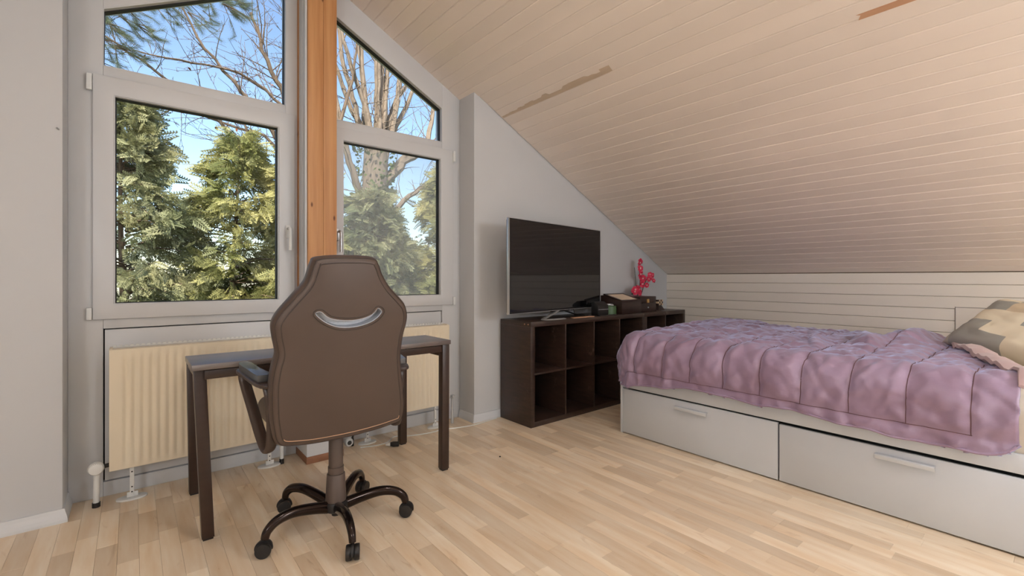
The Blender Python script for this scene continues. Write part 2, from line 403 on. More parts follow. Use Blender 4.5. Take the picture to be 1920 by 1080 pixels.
# ceiling: slab and planks running along the ridge
def slope_pt(s, n, y, side=1):
    """s metres down the slope from the ridge, n metres towards the room"""
    return (XC + side * (s * CS - n * SN), y, ZR - s * SN - n * CS)
LEN = (KX - XC) / CS
cr = MB().prism([(0, -.012), (LEN + .25, -.012), (LEN + .25, -.2), (0, -.2)], lambda s, n, y: slope_pt(s, n, y), YB, 3.27).build('ceiling_right', M['ceil_back'], kind='structure')
MB().prism([(-.1, 0), (LEN + .25, 0), (LEN + .25, -.2), (-.1, -.2)], lambda s, n, y: slope_pt(s, n, y, -1), YB, 3.27).build('ceiling_left', M['ceil'], kind='structure')
PW = .0855
def ceil_plank(y1, wd):
    prof = [(0, -.012), (0, -.0034), (.0045, 0), (wd - .0055, 0), (wd - .0015, -.0030), (wd - .0002, -.0034), (wd - .0002, -.012)]
    mb = MB().prism(prof, lambda s, n, y: slope_pt(s, n, y), YB, y1)
    o0 = Vector(slope_pt(0, 0, 0)); mb.v = [tuple(Vector(p) - o0) for p in mb.v]
    me = bpy.data.meshes.new('ceiling_plank'); me.from_pydata(mb.v, [], mb.f)
    bm = bmesh.new(); bm.from_mesh(me); bmesh.ops.recalc_face_normals(bm, faces=bm.faces); bm.to_mesh(me); bm.free()
    me.materials.append(M['ceil']); return me
pm_long, pm_short = ceil_plank(FY + .06, PW), ceil_plank(WY - .006, PW)
s = LEN; i = 0
while s - PW > -.02:
    s -= PW
    xx = XC + s * CS
    jit = R.uniform(-.0007, .0007)
    o = bpy.data.objects.new('ceiling_plank', pm_long if xx < XR - .03 else pm_short); COL.objects.link(o)
    o.location = slope_pt(s, jit, 0); o.parent = cr
# flaked paint and a bare strip on the planks
def patch(name, pts, mat, lift=.0014):
    mb = MB().prism([(s_, y_) for s_, y_ in pts], lambda s_, y_, t: slope_pt(s_, t, y_), .0, lift)
    return mb.build(name, mat, cr)
ps = (2.275 - XC) / CS
rr = random.Random(3); up = []; dn = []
yv = 2.88
while yv > 1.80:
    k = (2.88 - yv) / 1.08; wdt = .010 + .03 * min(1, k * 2.2) * rr.choice((.35, .6, .9, 1.0))
    up += [(ps - wdt, yv), (ps - wdt, yv - .035)]; dn.append((ps + .006, yv)); yv -= .035 + rr.uniform(0, .03)
patch('flaked_paint', up + [(ps + .004, 1.80)] + dn[::-1], M['bare'])
p2 = (2.497 - XC) / CS
patch('bare_strip', [(p2 - .014, .615), (p2 - .006, .600), (p2 + .016, .612), (p2 + .018, .30), (p2 - .014, .30)], M['bare2'])

# baseboards
def baseboard(name, pts):
    """profile swept along floor path pts with the room on its right-hand side"""
    prof = [(0, 0), (.017, 0), (.017, .012), (.014, .028), (.009, .045), (.006, .060), (0, .060)]
    mb = MB(); n = len(prof); rows = []
    for i, p in enumerate(pts):
        p = Vector(p); d = []
        if i > 0: d.append((p - Vector(pts[i - 1])).normalized())
        if i < len(pts) - 1: d.append((Vector(pts[i + 1]) - p).normalized())
        nn = sum((Vector((t.y, -t.x)) for t in d), Vector((0, 0)))
        nn = nn / max(nn.length, 1e-6) / max(.3, math.cos((d[0].angle(d[-1])) / 2))
        rows.append([(p.x + nn.x * a, p.y + nn.y * a, b) for a, b in prof])
    vs = [q for r in rows for q in r]; fs = [tuple(range(n)), tuple((len(rows) - 1) * n + k for k in range(n - 1, -1, -1))]
    for i in range(len(rows) - 1):
        for k in range(n):
            l = (k + 1) % n; fs.append((i * n + k, (i + 1) * n + k, (i + 1) * n + l, i * n + l))
    mb.add(vs, fs); return mb.build(name, M['trim'], kind='structure')
baseboard('baseboard_gable_left', [(KXL, WY), (XL, WY), (XL, FY - .005)])
baseboard('baseboard_gable_right', [(XR, FY - .005), (XR, WY), (KX, WY)])

# ================================================================== WINDOWS (two glazed halves either side of the post)
PL, PR = .803, .985              # post side faces
def make_window(name, x0, x1, up_poly, sash, pane, panel, hinge_left, haze):
    root = empty(name, (x0, FY, 0), kind='structure')
    D = 3.20
    out = [(x0, 0), (x1, 0), (x1, zc(x1) + .01), (x0, zc(x0) + .01)]
    up = [up_poly[3], up_poly[2], up_poly[1], up_poly[0]]
    # frame members: jambs, head, transom, rail, bottom - one welded ring per light plus members
    zt_b, zt_t = sash[3] - .0, up_poly[3][1]
    uT0, uT1 = up_poly[0][1], up_poly[1][1]
    ux0, ux1 = up_poly[0][0], up_poly[1][0]
    B('jamb', M['upvc'], root, x0, ux0, FY, D, 0, uT0 - .003, .003) if False else None
    MB().prism([(x0, 0), (ux0 + .0, 0), (ux0, zc(ux0)), (x0, zc(x0))], XZ, FY, D).build('jamb', M['upvc'], root, bevel=.003)
    MB().prism([(ux1, 0), (x1, 0), (x1, zc(x1)), (ux1, zc(ux1))], XZ, FY, D).build('jamb', M['upvc'], root, bevel=.003)
    MB().prism([(ux0, uT0), (ux1, uT1), (ux1, zc(ux1)), (ux0, zc(ux0))], XZ, FY, D).build('head', M['upvc'], root, bevel=.003)
    MB().prism([(ux0, sash[3] - .05), (ux1, sash[3] - .05), (ux1, zt_t), (ux0, zt_t)], XZ, FY, D).build('transom', M['upvc'], root, bevel=.003)
    B('rail', M['upvc'], root, ux0, ux1, FY, D, panel[3], sash[2] + .05, .003)
    B('bottom_rail', M['upvc'], root, ux0, ux1, FY, D, 0, panel[2], .003)
    # fixed top light with gasket and beads
    pu = [(ux0, zt_t), (ux1, zt_t), (ux1, uT1), (ux0, uT0)]
    MB().ring(pu, inset(pu, .010), XZ, FY + .031, FY + .066).build('gasket', M['gasket'], root)
    MB().ring(pu, inset(pu, .005), XZ, FY + .001, FY + .03).build('glazing_bead', M['upvc'], root)
    MB().prism(inset(pu, .009), XZ, FY + .062, FY + .068).build('pane', M['glass'], root)
    # opening sash
    SY = FY - .020
    so_ = [(sash[0], sash[2]), (sash[1], sash[2]), (sash[1], sash[3]), (sash[0], sash[3])]
    po = [(pane[0], pane[2]), (pane[1], pane[2]), (pane[1], pane[3]), (pane[0], pane[3])]
    sh = MB().ring(so_, po, XZ, SY, FY + .055).build('sash', M['upvc'], root, bevel=.004)
    MB().ring(po, inset(po, .005), XZ, SY + .006, SY + .03).build('glazing_bead', M['upvc'], sh)
    MB().ring(inset(po, -.001), inset(po, .011), XZ, SY + .031, SY + .066).build('gasket', M['gasket'], sh)
    MB().prism(inset(po, .010), XZ, SY + .062, SY + .068).build('pane', M['glass_haze'] if haze else M['glass'], sh)
    # infill panel under the sash, set back behind a dark joint
    B('infill_panel', M['upvc'], root, panel[0] + .006, panel[1] - .006, FY + .006, FY + .05, panel[2] + .005, panel[3] - .006, .002)
    B('infill_backing', M['gasket'], root, ux0, ux1, FY + .04, FY + .06, panel[2] - .01, panel[3] + .01, 0)
    B('infill_stile', M['upvc'], root, ux0 - .0, panel[0], FY, FY + .05, panel[2], panel[3], .001) if panel[0] - ux0 > .004 else None
    B('infill_stile', M['upvc'], root, panel[1], ux1, FY, FY + .05, panel[2], panel[3], .001) if ux1 - panel[1] > .004 else None
    # hinges
    hx = sash[0] - .012 if hinge_left else sash[1] + .012
    B('hinge', M['white_plastic'], root, hx - .011, hx + .010, SY - .006, FY, sash[3] - .085, sash[3] - .005, .003)
    B('hinge', M['white_plastic'], root, hx - .011, hx + .010, SY - .006, FY, sash[2] + .000, sash[2] + .06, .003)
    # handle
    hx = (pane[1] + sash[1]) / 2 + .004 if hinge_left else (sash[0] + pane[0]) / 2 + .006
    hd = MB().box(hx - .013, hx + .013, SY - .010, SY, 1.345, 1.425).build('handle_plate', M['silver'] if not hinge_left else M['white_plastic'], sh, bevel=.004)
    MB().tube(smoothpoly([(hx, SY - .008, 1.405), (hx, SY - .042, 1.405), (hx + .002, SY - .052, 1.39), (hx + .003, SY - .050, 1.34), (hx + .003, SY - .050, 1.27)], 5, False), .0095, 10, flat=(1, .8)).build('handle', M['silver'] if not hinge_left else M['white_plastic'], sh, smooth=True)
    return root
k = .0
make_window('window_1', XL, PL, [(-.113, 2.459), (.735, 2.459 + SL * .848), (.735, 2.168), (-.113, 2.168)], (-.152, .782, .893, 2.115), (-.071, .692, .969, 2.024), (-.113, .735, .072, .845), True, False)
make_window('window_2', PR, XR, [(1.045, 2.836), (1.850, 2.836 - SL * .805), (1.850, 2.150), (1.045, 2.150)], (1.0, 1.935, .893, 2.098), (1.083, 1.830, .971, 2.016), (1.055, 1.850, .088, .85), False, True)

# wooden post under the ridge
pr = empty('post', (.9, 2.96, 0), 'orange-brown glued spruce post standing between the two windows', 'post')
MB().box(.815, .905, 2.92, 3.18, .0, zc(.815) - .012).build('post_lamella', M['post'], pr, bevel=.002)
MB().box(.9055, .986, 2.92, 3.18, .0, zc(.986) - .012).build('post_lamella', M['post'], pr, bevel=.002)
B('white_batten', M['trim'], pr, .803, .815, 2.935, 2.99, .04, zc(.80) - .01, .002)
B('white_batten', M['trim'], pr, .801, .815, 2.994, 3.06, .04, zc(.80) - .01, .002)
B('bare_edge', M['post'], pr, .800, .815, 3.064, 3.10, .04, zc(.80) - .01, .001)
MB().ring([(.795, 2.872), (1.008, 2.872), (1.008, 3.098), (.795, 3.098)], [(.814, 2.919), (.987, 2.919), (.987, 3.09), (.814, 3.09)], XY, .042, .30).build('white_casing', M['trim'], pr, bevel=.002)
MB().ring([(.793, 2.870), (1.010, 2.870), (1.010, 3.098), (.793, 3.098)], [(.814, 2.919), (.987, 2.919), (.987, 3.09), (.814, 3.09)], XY, 0, .042).build('wooden_skirt', M['skirt'], pr, bevel=.001)

# ================================================================== RADIATORS
def radiator(x0, x1, label, valve_left):
    y0, y1, z0, z1 = 2.955, 3.06, .165, .752
    root = empty('radiator', (x0, y0, 0), label, 'radiator', 'cream panel radiators under the windows')
    # fluted front panel
    mg = .045; pitch = .034; nf = round((x1 - x0 - 2 * mg) / pitch); pitch = (x1 - x0 - 2 * mg) / nf
    xs = [x0, x0 + mg * .6]; dep = [0, 0]
    for i in range(nf):
        a = x0 + mg + i * pitch
        for f, d in ((.0, 0), (.18, 0), (.38, .008), (.62, .008), (.82, 0)):
            xs.append(a + f * pitch); dep.append(d)
    xs += [x1 - mg * .6, x1]; dep += [0, 0]
    zs = [(z0, 0), (z0 + .022, 0), (z0 + .045, 1), (z1 - .055, 1), (z1 - .03, 0), (z1, 0)]
    vs = [(x, y0 + d * g, z) for z, g in zs for x, d in zip(xs, dep)]; n = len(xs)
    vs += [(x, y0 + .014, z) for z in (z0, z1) for x in (x0, x1)]
    fs = [(r * n + c, r * n + c + 1, (r + 1) * n + c + 1, (r + 1) * n + c) for r in range(len(zs) - 1) for c in range(n - 1)]
    mb = MB().add(vs, fs)
    q = len(zs) * n; T = (len(zs) - 1) * n
    mb.f += [tuple(range(T, T + n)) + (q + 3, q + 2), tuple(range(n - 1, -1, -1)) + (q, q + 1), (q, q + 1, q + 3, q + 2)]
    mb.f += [tuple([q] + [r * n for r in range(len(zs))] + [q + 2]), tuple([q + 1] + [r * n + n - 1 for r in range(len(zs))] + [q + 3])]
    mb.build('front_panel', M['rad'], root, smooth=True)
    B('back_panel', M['rad'], root, x0 + .01, x1 - .01, y1 - .03, y1, z0 + .01, z1 - .006, .003)
    B('side_cover', M['rad'], root, x0 - .001, x0 + .012, y0 + .0145, y1, z0 + .02, z1 + .004, .003)
    B('side_cover', M['rad'], root, x1 - .012, x1 + .001, y0 + .0145, y1, z0 + .02, z1 + .004, .003)
    # toothed top grille
    pts = [(x0 + .012, z1 + .002)]; xx = x0 + .014
    while xx < x1 - .024:
        pts += [(xx, z1 + .014), (xx + .011, z1 + .014), (xx + .013, z1 + .006), (xx + .020, z1 + .006)]; xx += .022
    pts += [(x1 - .012, z1 + .002)]
    MB().prism(pts, XZ, y1 - .028, y1 - .022).build('grille', M['white_plastic'], root)
    MB().prism([(x0 + .012, y0 + .016), (x1 - .012, y0 + .016), (x1 - .012, y1 - .032), (x0 + .012, y1 - .032)], XY, z1 - .006, z1 - .001).build('top_cover', M['rad'], root)
    for fx in (x0 + .085, x1 - .10):
        yc = y0 + .035
        f = MB().prism([(fx + .062 * math.cos(a * PI / 10), yc + .036 * math.sin(a * PI / 10)) for a in range(20)], XY, 0, .010).build('foot', M['white_plastic'], root, bevel=.003)
        B('foot_bracket', M['white_plastic'], f, fx - .02, fx + .024, yc - .004, yc + .004, .010, .034, .002)
        up = B('foot_upright', M['white_plastic'], f, fx - .009, fx + .009, yc - .006, yc + .003, .010, z0 + .004, .002)
        for hz in (.035, .06, .135): MB().lathe([(.0035, 0), (.0035, .0006)], (fx, yc - .0068, hz), 'y', 10).build('screw_hole', M['gasket'], f)
    # valve end and return pipe
    vx = x0 - .048 if valve_left else x1 + .05
    if valve_left:
        MB().tube([(vx, y0 + .03, .02), (vx + .002, y0 + .03, .17)], .0125, 14).build('supply_pipe', M['white_plastic'], root, smooth=True)
        MB().tube([(vx, y0 + .03, .0), (vx, y0 + .03, .022)], .016, 14).build('pipe_collar', M['black_plastic'], root, smooth=True)
        MB().tube([(vx, y0 + .03, .185), (x0 + .012, y0 + .03, .192)], .010, 12).build('valve_body', M['black_plastic'], root, smooth=True)
        kb = MB().lathe([(.012, .02), (.026, .016), (.030, .0), (.031, -.012), (.026, -.022), (.012, -.026)], (vx, y0 + .012, .192), 'y', 28).build('thermostat_knob', M['white_plastic'], root, smooth=True)
        for a in range(11):
            q = PI * (.02 + .096 * a); c, s_ = math.cos(q), math.sin(q)
            B('knob_slot', M['black_plastic'], kb, vx + c * .021 - .0011, vx + c * .021 + .0011, y0 - .0108, y0 - .008, .192 + s_ * .021 - .0035, .192 + s_ * .021 + .0035, 0)
        px = x1 - .035
        MB().tube([(px, y0 + .03, .0), (px, y0 + .03, .03)], .013, 12).build('pipe_collar', M['black_plastic'], root, smooth=True)
        MB().tube([(px, y0 + .03, .02), (px, y0 + .03, z0 + .02)], .0105, 12).build('return_pipe', M['white_plastic'], root, smooth=True)
    else:
        MB().tube([(vx, y0 + .04, .0), (vx, y0 + .04, .10)], .011, 12).build('supply_pipe', M['silver'], root, smooth=True)
        MB().tube([(vx, y0 + .04, .09), (vx, y0 + .04, .20)], .008, 12).build('valve_body', M['silver'], root, smooth=True)
        MB().lathe([(.010, .02), (.014, .012), (.014, -.012), (.010, -.016)], (vx, y0 + .03, .205), 'y', 16).build('lockshield_cap', M['silver'], root, smooth=True)
        MB().tube([(vx, y0 + .04, .195), (x1 - .0, y0 + .04, .20)], .007, 10).build('elbow', M['silver'], root, smooth=True)
        px = x0 - .03
        MB().tube([(px + .02, y0 + .05, .0), (px + .02, y0 + .05, .05)], .010, 12).build('return_pipe', M['black_plastic'], root, smooth=True)
        MB().lathe([(.010, .018), (.024, .014), (.027, 0), (.027, -.012), (.020, -.020), (.014, -.0201)], (px - .02, y0 + .01, .045), 'y', 24).build('thermostat_knob', M['white_plastic'], root, smooth=True)
        MB().lathe([(.014, -.0202), (.013, -.0222)], (px - .02, y0 + .01, .045), 'y', 20).build('knob_centre', M['black_plastic'], root, smooth=True)
        MB().tube([(px - .02, y0 + .03, .045), (px + .02, y0 + .05, .045), (x0 + .02, y0 + .05, .20)], .007, 10).build('elbow', M['black_plastic'], root, smooth=True)
radiator(-.086, .720, 'cream fluted radiator with round white thermostat, behind the desk\'s open end', True)
radiator(1.125, 1.825, 'cream fluted radiator under the misted window', False)

# white cable on the floor and its plug
cb = [(1.14, 2.93, .004), (1.25, 2.90, .004), (1.33, 2.92, .004), (1.40, 2.985, .004), (1.50, 2.93, .004), (1.62, 2.90, .004), (1.74, 2.90, .004), (1.85, 2.865, .004), (1.97, 2.845, .004), (2.08, 2.855, .004), (2.20, 2.868, .004)]
tag(MB().tube(smoothpoly(cb, 6, False), .0035, 8).build('power_cable', M['white_plastic'], smooth=True), 'thin white power cable running along the floor under the window', 'cable')
pg = empty('cable_plug', (1.31, 2.82, 0), 'small grey and white plug lying beside the cable under the window', 'plug')
MB().tube([(1.30, 2.83, .017), (1.315, 2.82, .017), (1.345, 2.80, .017)], [.012, .017, .016], 14).build('plug_body', M['black_plastic'], pg, smooth=True)
MB().tube([(1.275, 2.845, .016), (1.30, 2.83, .017)], [.008, .013], 12).build('plug_sleeve', M['white_plastic'], pg, smooth=True)

# ================================================================== DESK
dk = empty('desk', (.8, 2.55, 0), 'narrow dark brown desk with square legs in front of the window', 'desk')
ZT = .745
B('tabletop', M['desktop'], dk, .186, 1.414, 2.272, 2.572, ZT - .024, ZT, .002)
def leg(xb, xt, y0, y1, top, w_=.045):
    MB().hexa([(xb, y0, .008), (xb + w_, y0, .008), (xb + w_, y1, .008), (xb, y1, .008)], [(xt, y0, top), (xt + w_, y0, top), (xt + w_, y1, top), (xt, y1, top)]).build('leg', M['desk'], dk, bevel=.002)
    MB().box(xb + .004, xb + w_ - .004, y0 + .004, y1 - .004, 0, .010).build('leg_foot', M['black_plastic'], dk)
leg(.224, .194, 2.305, 2.350, ZT - .0245)
leg(.222, .212, 2.832, 2.877, .690)
leg(1.361, 1.364, 2.280, 2.325, ZT - .0245)
leg(1.363, 1.363, 2.810, 2.855, .690)
B('front_rail', M['desk'], dk, .232, 1.366, 2.287, 2.312, ZT - .066, ZT - .029, .002)
B('rear_rail', M['desk'], dk, .252, 1.366, 2.830, 2.852, .650, .686, .002)
B('side_rail', M['desk'], dk, .216, .238, 2.345, 2.835, .650, .686, .002)
B('side_rail', M['desk'], dk, 1.372, 1.396, 2.322, 2.815, .650, .686, .002)
B('centre_support', M['desk'], dk, .60, .64, 2.31, 2.56, ZT - .05, ZT - .0245, .002)

# ================================================================== OFFICE CHAIR
ch = empty('office_chair', (.703, 2.094, 0), 'high-backed brown-black leather office chair on castors at the desk', 'office chair')
Lp = [(.535, 1.176), (.513, 1.150), (.494, 1.085), (.451, 1.029), (.405, .971), (.387, .928), (.392, .877), (.403, .820), (.394, .776), (.386, .710), (.388, .628), (.396, .546), (.420, .470)]
Rp = [(.748, 1.182), (.777, 1.155), (.797, 1.110), (.828, 1.065), (.873, 1.020), (.907, .980), (.919, .925), (.905, .847), (.901, .766), (.914, .669), (.926, .600), (.933, .541), (.922, .470)]
Bt = [(.50, .448), (.612, .440), (.74, .441), (.86, .452)]
outl = smoothpoly(Lp[::-1] + [(.64, 1.186)] + Rp + Bt[::-1], 5)
hole = smoothpoly([(.530, .965), (.550, .974), (.585, .948), (.640, .936), (.700, .937), (.750, .953), (.775, .978), (.795, .960), (.762, .926), (.700, .906), (.625, .906), (.567, .930)], 4)
KB = (1.77 - 1.885) / (1.2 - .43)
def BP(u, v, d):       # d metres forward (towards the desk) from the rear face
    bulge = .0
    return (u, 1.885 + KB * (v - .43) + d, v + d * .149)
def backrest():
    bm = bmesh.new()
    def ringv(poly, d): return [bm.verts.new(BP(u, v, d)) for u, v in poly]
    lay = [(.026, .0), (.016, .003), (.006, .012), (.0, .028), (.003, .060), (.012, .085), (.03, .098), (.06, .102)]
    rings = [ringv(inset(outl, i_), d_) for i_, d_ in lay]
    h0 = ringv(hole, .0); h1 = ringv(hole, .102); hm = ringv(inset(hole, -.004), -.001)
    n = len(outl)
    for a, b in zip(rings[:-1], rings[1:]):
        for i in range(n): bm.faces.new((a[i], a[(i + 1) % n], b[(i + 1) % n], b[i]))
    m = len(hole)
    for i in range(m): bm.faces.new((h0[i], h0[(i + 1) % m], h1[(i + 1) % m], h1[i]))
    for rg, hh in ((rings[0], h0), (rings[-1], h1)):
        es = [bm.edges.get((rg[i], rg[(i + 1) % n])) for i in range(n)] + [bm.edges.get((hh[i], hh[(i + 1) % m])) for i in range(m)]
        bmesh.ops.triangle_fill(bm, edges=es, use_beauty=True)
    for v in hm: bm.verts.remove(v)
    bmesh.ops.recalc_face_normals(bm, faces=bm.faces)
    me = bpy.data.meshes.new('backrest'); 
    off = BASE[ch.name]
    for v in bm.verts: v.co -= off
    bm.to_mesh(me); bm.free()
    me.polygons.foreach_set('use_smooth', [True] * len(me.polygons)); me.set_sharp_from_angle(angle=math.radians(50))
    me.materials.append(M['leather']); o = bpy.data.objects.new('backrest', me); COL.objects.link(o); o.parent = ch; BASE[o.name] = off
    return o
bk = backrest()
MB().tube([BP(u, v, .0015) for u, v in inset(outl, .027)], .0028, 6, closed=True).build('piping', M['leather_seam'], bk, smooth=True)
MB().tube([BP(u, v, .0095) for u, v in inset(outl, .0095)], .0022, 6, closed=True).build('piping', M['leather_seam'], bk, smooth=True)
seam_ = [(u, v) for u, v in inset(outl, .030) if v < .505]
seam_.sort()
MB().tube([BP(u, v, -.0004) for u, v in seam_], .0016, 6).build('bottom_stitching', M['stitch'], bk, smooth=True)
MB().ring(hole, inset(hole, .0035), lambda u, v, t: BP(u, v, t), .004, .10).build('slot_lining', M['mesh_silver'], bk, smooth=True)
MB().prism(inset(hole, .0037), lambda u, v, t: BP(u, v, t), .040, .046).build('slot_light_mesh', M['slot_light_mesh'], bk)
MB().tube([BP(u, v, -.0005) for u, v in inset(hole, -.008)], .0018, 6, closed=True).build('slot_piping', M['leather_seam'], bk, smooth=True)
# seat cushion
st = MB().box(.440, .905, 1.975, 2.40, .455, .560).build('seat', M['leather'], ch, bevel=.045, seg=5)
MB().box(.52, .845, 2.02, 2.30, .430, .457).build('seat_plate', M['black_plastic'], ch, bevel=.006)
# arm loops with pads
for sg, nm in ((-1, 'armrest'), (1, 'armrest')):
    cx = .662
    def X(d): return cx + sg * d
    loop = smoothpoly([(X(.268), 1.925, .690), (X(.290), 2.03, .708), (X(.306), 2.125, .716), (X(.309), 2.150, .690), (X(.290), 2.085, .58), (X(.272), 2.015, .478), (X(.262), 1.965, .440), (X(.256), 1.930, .470), (X(.256), 1.920, .58)], 6)
    a = MB().tube(loop, .017, 12, closed=True, flat=(1.25, .62)).build(nm, M['chair_plastic'], ch, smooth=True)
    top = MB()
    pl = [(X(.236), 1.905), (X(.300), 1.900), (X(.330), 2.06), (X(.338), 2.15), (X(.300), 2.175), (X(.276), 2.14), (X(.262), 2.04)]
    pl = smoothpoly(pl, 4)
    top.prism(pl, lambda u, v, t: (u, v, t + .10 * (v - 1.9)), .692, .706); top.build('arm_top', M['chair_plastic'], a, bevel=.004)
    pd = inset(pl, .010)
    pd = [(u, max(v, 1.935)) for u, v in pd]
    top = MB().prism(pd, lambda u, v, t: (u, v, t + .10 * (v - 1.9)), .7065, .732); top.build('arm_pad', M['arm_pad'], a, bevel=.009, seg=4)
    B('arm_bracket', M['chair_plastic'], a, min(X(.19), X(.262)), max(X(.19), X(.262)), 1.99, 2.06, .445, .465, .004)
# gas column and base
cx, cy = .703, 2.094
MB().lathe([(.026, .432), (.0305, .425), (.0305, .262)], (cx, cy, 0), 'z', 28).build('gas_column', M['column'], ch, smooth=True)
MB().lathe([(.0335, .262), (.0335, .232)], (cx, cy, 0), 'z', 28).build('column_collar', M['column'], ch, smooth=True)
MB().lathe([(.036, .231), (.0385, .228), (.044, .120), (.046, .105)], (cx, cy, 0), 'z', 28).build('column_cover', M['column'], ch, smooth=True)
MB().lathe([(.052, .112), (.056, .104), (.054, .075), (.040, .066), (.020, .064), (.018, .045), (.012, .043)], (cx, cy, 0), 'z', 28).build('hub', M['black_plastic'], ch, smooth=True)
for i in range(5):
    q = math.radians(-25 + 72 * i); c, s_ = math.cos(q), math.sin(q)
    pth = smoothpoly([(cx + c * r, cy + s_ * r, z) for r, z in ((.040, .090), (.11, .112), (.19, .128), (.255, .120), (.292, .094), (.303, .066))], 5, False)
    rad_ = [.026 - .010 * (k_ / (len(pth) - 1)) for k_ in range(len(pth))]
    lg = MB().tube(pth, rad_, 12, flat=(.85, 1.0)).build('base_leg', M['chrome_dark'], ch, smooth=True)
    wx, wy = cx + c * .303, cy + s_ * .303
    rq = R.uniform(0, PI); ac, as_ = math.cos(rq), math.sin(rq)
    MB().tube([(wx, wy, .045), (wx, wy, .072)], .007, 10).build('castor_stem', M['chrome_dark'], lg, smooth=True)
    for sd in (-1, 1):
        wb = MB().lathe([(.012, -.010), (.028, -.010), (.0295, -.006), (.0295, .006), (.027, .010), (.010, .011)], (0, 0, 0), 'x', 24)
        wb.xform(Matrix.Translation((wx + .004 * c, wy + .004 * s_, .0296)) @ Matrix.Rotation(rq, 4, 'Z') @ Matrix.Translation((sd * .0155, 0, 0)))
        wb.build('castor_wheel', M['black_plastic'], lg, smooth=True)
    hb = MB().lathe([(.010, -.006), (.033, -.005), (.034, 0), (.033, .005), (.010, .006)], (0, 0, 0), 'x', 24)
    hb.v = [p if p[2] > -.006 else (p[0], p[1], -.006) for p in hb.v]
    hb.xform(Matrix.Translation((wx + .004 * c, wy + .004 * s_, .0310)) @ Matrix.Rotation(rq, 4, 'Z'))
    hb.build('castor_hood', M['black_plastic'], lg, smooth=True)

# ================================================================== CUBE SHELVING
def cube_shelf(x0, ncol, label, pitch):
    Y0, Y1, H, T, t = 2.522, 2.882, .778, .038, .014
    W = pitch * ncol + .036; x1 = x0 + W
    root = empty('cube_shelf', (x0 + W / 2, 2.7, 0), label, 'shelf unit', 'dark brown cube shelves along the gable wall')
    B('side_panel', M['shelf'], root, x0, x0 + T, Y0, Y1, 0, H - T - .0003, .0012)
    B('side_panel', M['shelf'], root, x1 - T, x1, Y0, Y1, 0, H - T - .0003, .0012)
    B('top_panel', M['shelf'], root, x0, x1, Y0, Y1, H - T, H, .0012)
    B('bottom_panel', M['shelf'], root, x0 + T + .0003, x1 - T - .0003, Y0, Y1, 0, T, .0012)
    iw = (x1 - x0 - 2 * T - (ncol - 1) * t) / ncol; zm = H / 2
    for i in range(ncol - 1):
        xx = x0 + T + (i + 1) * iw + i * t
        B('divider', M['shelf'], root, xx, xx + t, Y0 + .002, Y1, T + .0003, H - T - .0003, .0008)
    for i in range(ncol):
        xx = x0 + T + i * (iw + t)
        B('shelf_board', M['shelf'], root, xx + .0003, xx + iw - .0003, Y0 + .003, Y1, zm - t / 2, zm + t / 2, .0008)
        # low back strips in the cubes
        B('back_board', M['shelf'], root, xx + .0003, xx + iw - .0003, Y1 - .012, Y1 - .006, T + .0003, zm - t / 2 - .0003, 0)
        B('back_board', M['shelf'], root, xx + .0003, xx + iw - .0003, Y1 - .012, Y1 - .006, zm + t / 2 + .0003, H - T - .0003, 0)
    for yy in (Y0 + .03, Y0 + .07): MB().lathe([(.005, -.0006), (.005, 0)], (x0, yy, H - .02), 'x', 12).build('screw_cap', M['bare2'], root)
    return root
cube_shelf(2.252, 4, 'long worn dark brown cube shelf under the television', .3435)
cube_shelf(3.664, 2, 'short dark brown cube shelf at the knee wall, partly hidden by the bed', .330)

# ================================================================== TELEVISION
ST = .778
tvc = Vector((2.696, 2.662, 0)); tva = math.atan2(.195, 1.238)
tv = empty('television', (tvc.x, tvc.y, ST + .0025), 'large flat black television with silver edge on the cube shelf', 'television')
tv.rotation_euler = (0, 0, tva); TW = 1.253; TB, TTp = .058, .755
def tvb(name, mat, par, *a, bevel=.002):
    return MB().box(*a).build(name, mat, par, bevel=bevel, local=True)
tvb('rear_shell', M['bezel'], tv, -TW / 2 + .01, TW / 2 - .01, .006, .034, TB + .01, TTp - .01, bevel=.006)
tvb('rear_bulge', M['bezel'], tv, -.35, .35, .034, .062, TB + .03, TTp - .25, bevel=.01)
MB().ring([(-TW / 2, TB), (TW / 2, TB), (TW / 2, TTp), (-TW / 2, TTp)], [(-TW / 2 + .004, TB + .004), (TW / 2 - .004, TB + .004), (TW / 2 - .004, TTp - .004), (-TW / 2 + .004, TTp - .004)], XZ, -.006, .018).build('silver_frame', M['silver'], tv, local=True, bevel=.0008)
MB().ring([(-TW / 2 + .0043, TB + .0043), (TW / 2 - .0043, TB + .0043), (TW / 2 - .0043, TTp - .0043), (-TW / 2 + .0043, TTp - .0043)], [(-TW / 2 + .012, TB + .018), (TW / 2 - .012, TB + .018), (TW / 2 - .012, TTp - .012), (-TW / 2 + .012, TTp - .012)], XZ, -.004, .005).build('bezel', M['bezel'], tv, local=True)
tvb('screen', M['screen'], tv, -TW / 2 + .0122, TW / 2 - .0122, -.0025, .005, TB + .0182, TTp - .0122, bevel=0)
def tvt(name, pts, r, mat, flat=(1.6, .5)):
    return MB().tube(smoothpoly(pts, 6, False), r, 10, flat=flat).build(name, mat, tv, smooth=True, local=True)
sd = MB().tube(smoothpoly([(.02, .02, TB + .01), (-.06, .0, TB - .01), (-.20, -.03, .022), (-.30, -.06, .008), (-.31, -.09, .006), (-.25, -.118, .006), (-.12, -.128, .006)], 6, False), .011, 10, flat=(1.7, .5)).build('stand_foot', M['silver'], tv, smooth=True, local=True)
MB().tube(smoothpoly([(.02, .02, TB + .01), (.10, .0, TB - .015), (.17, -.03, .02), (.26, -.05, .008), (.27, -.08, .006), (.20, -.10, .006)], 6, False), .011, 10, flat=(1.7, .5)).build('stand_foot', M['bezel'], tv, smooth=True, local=True)
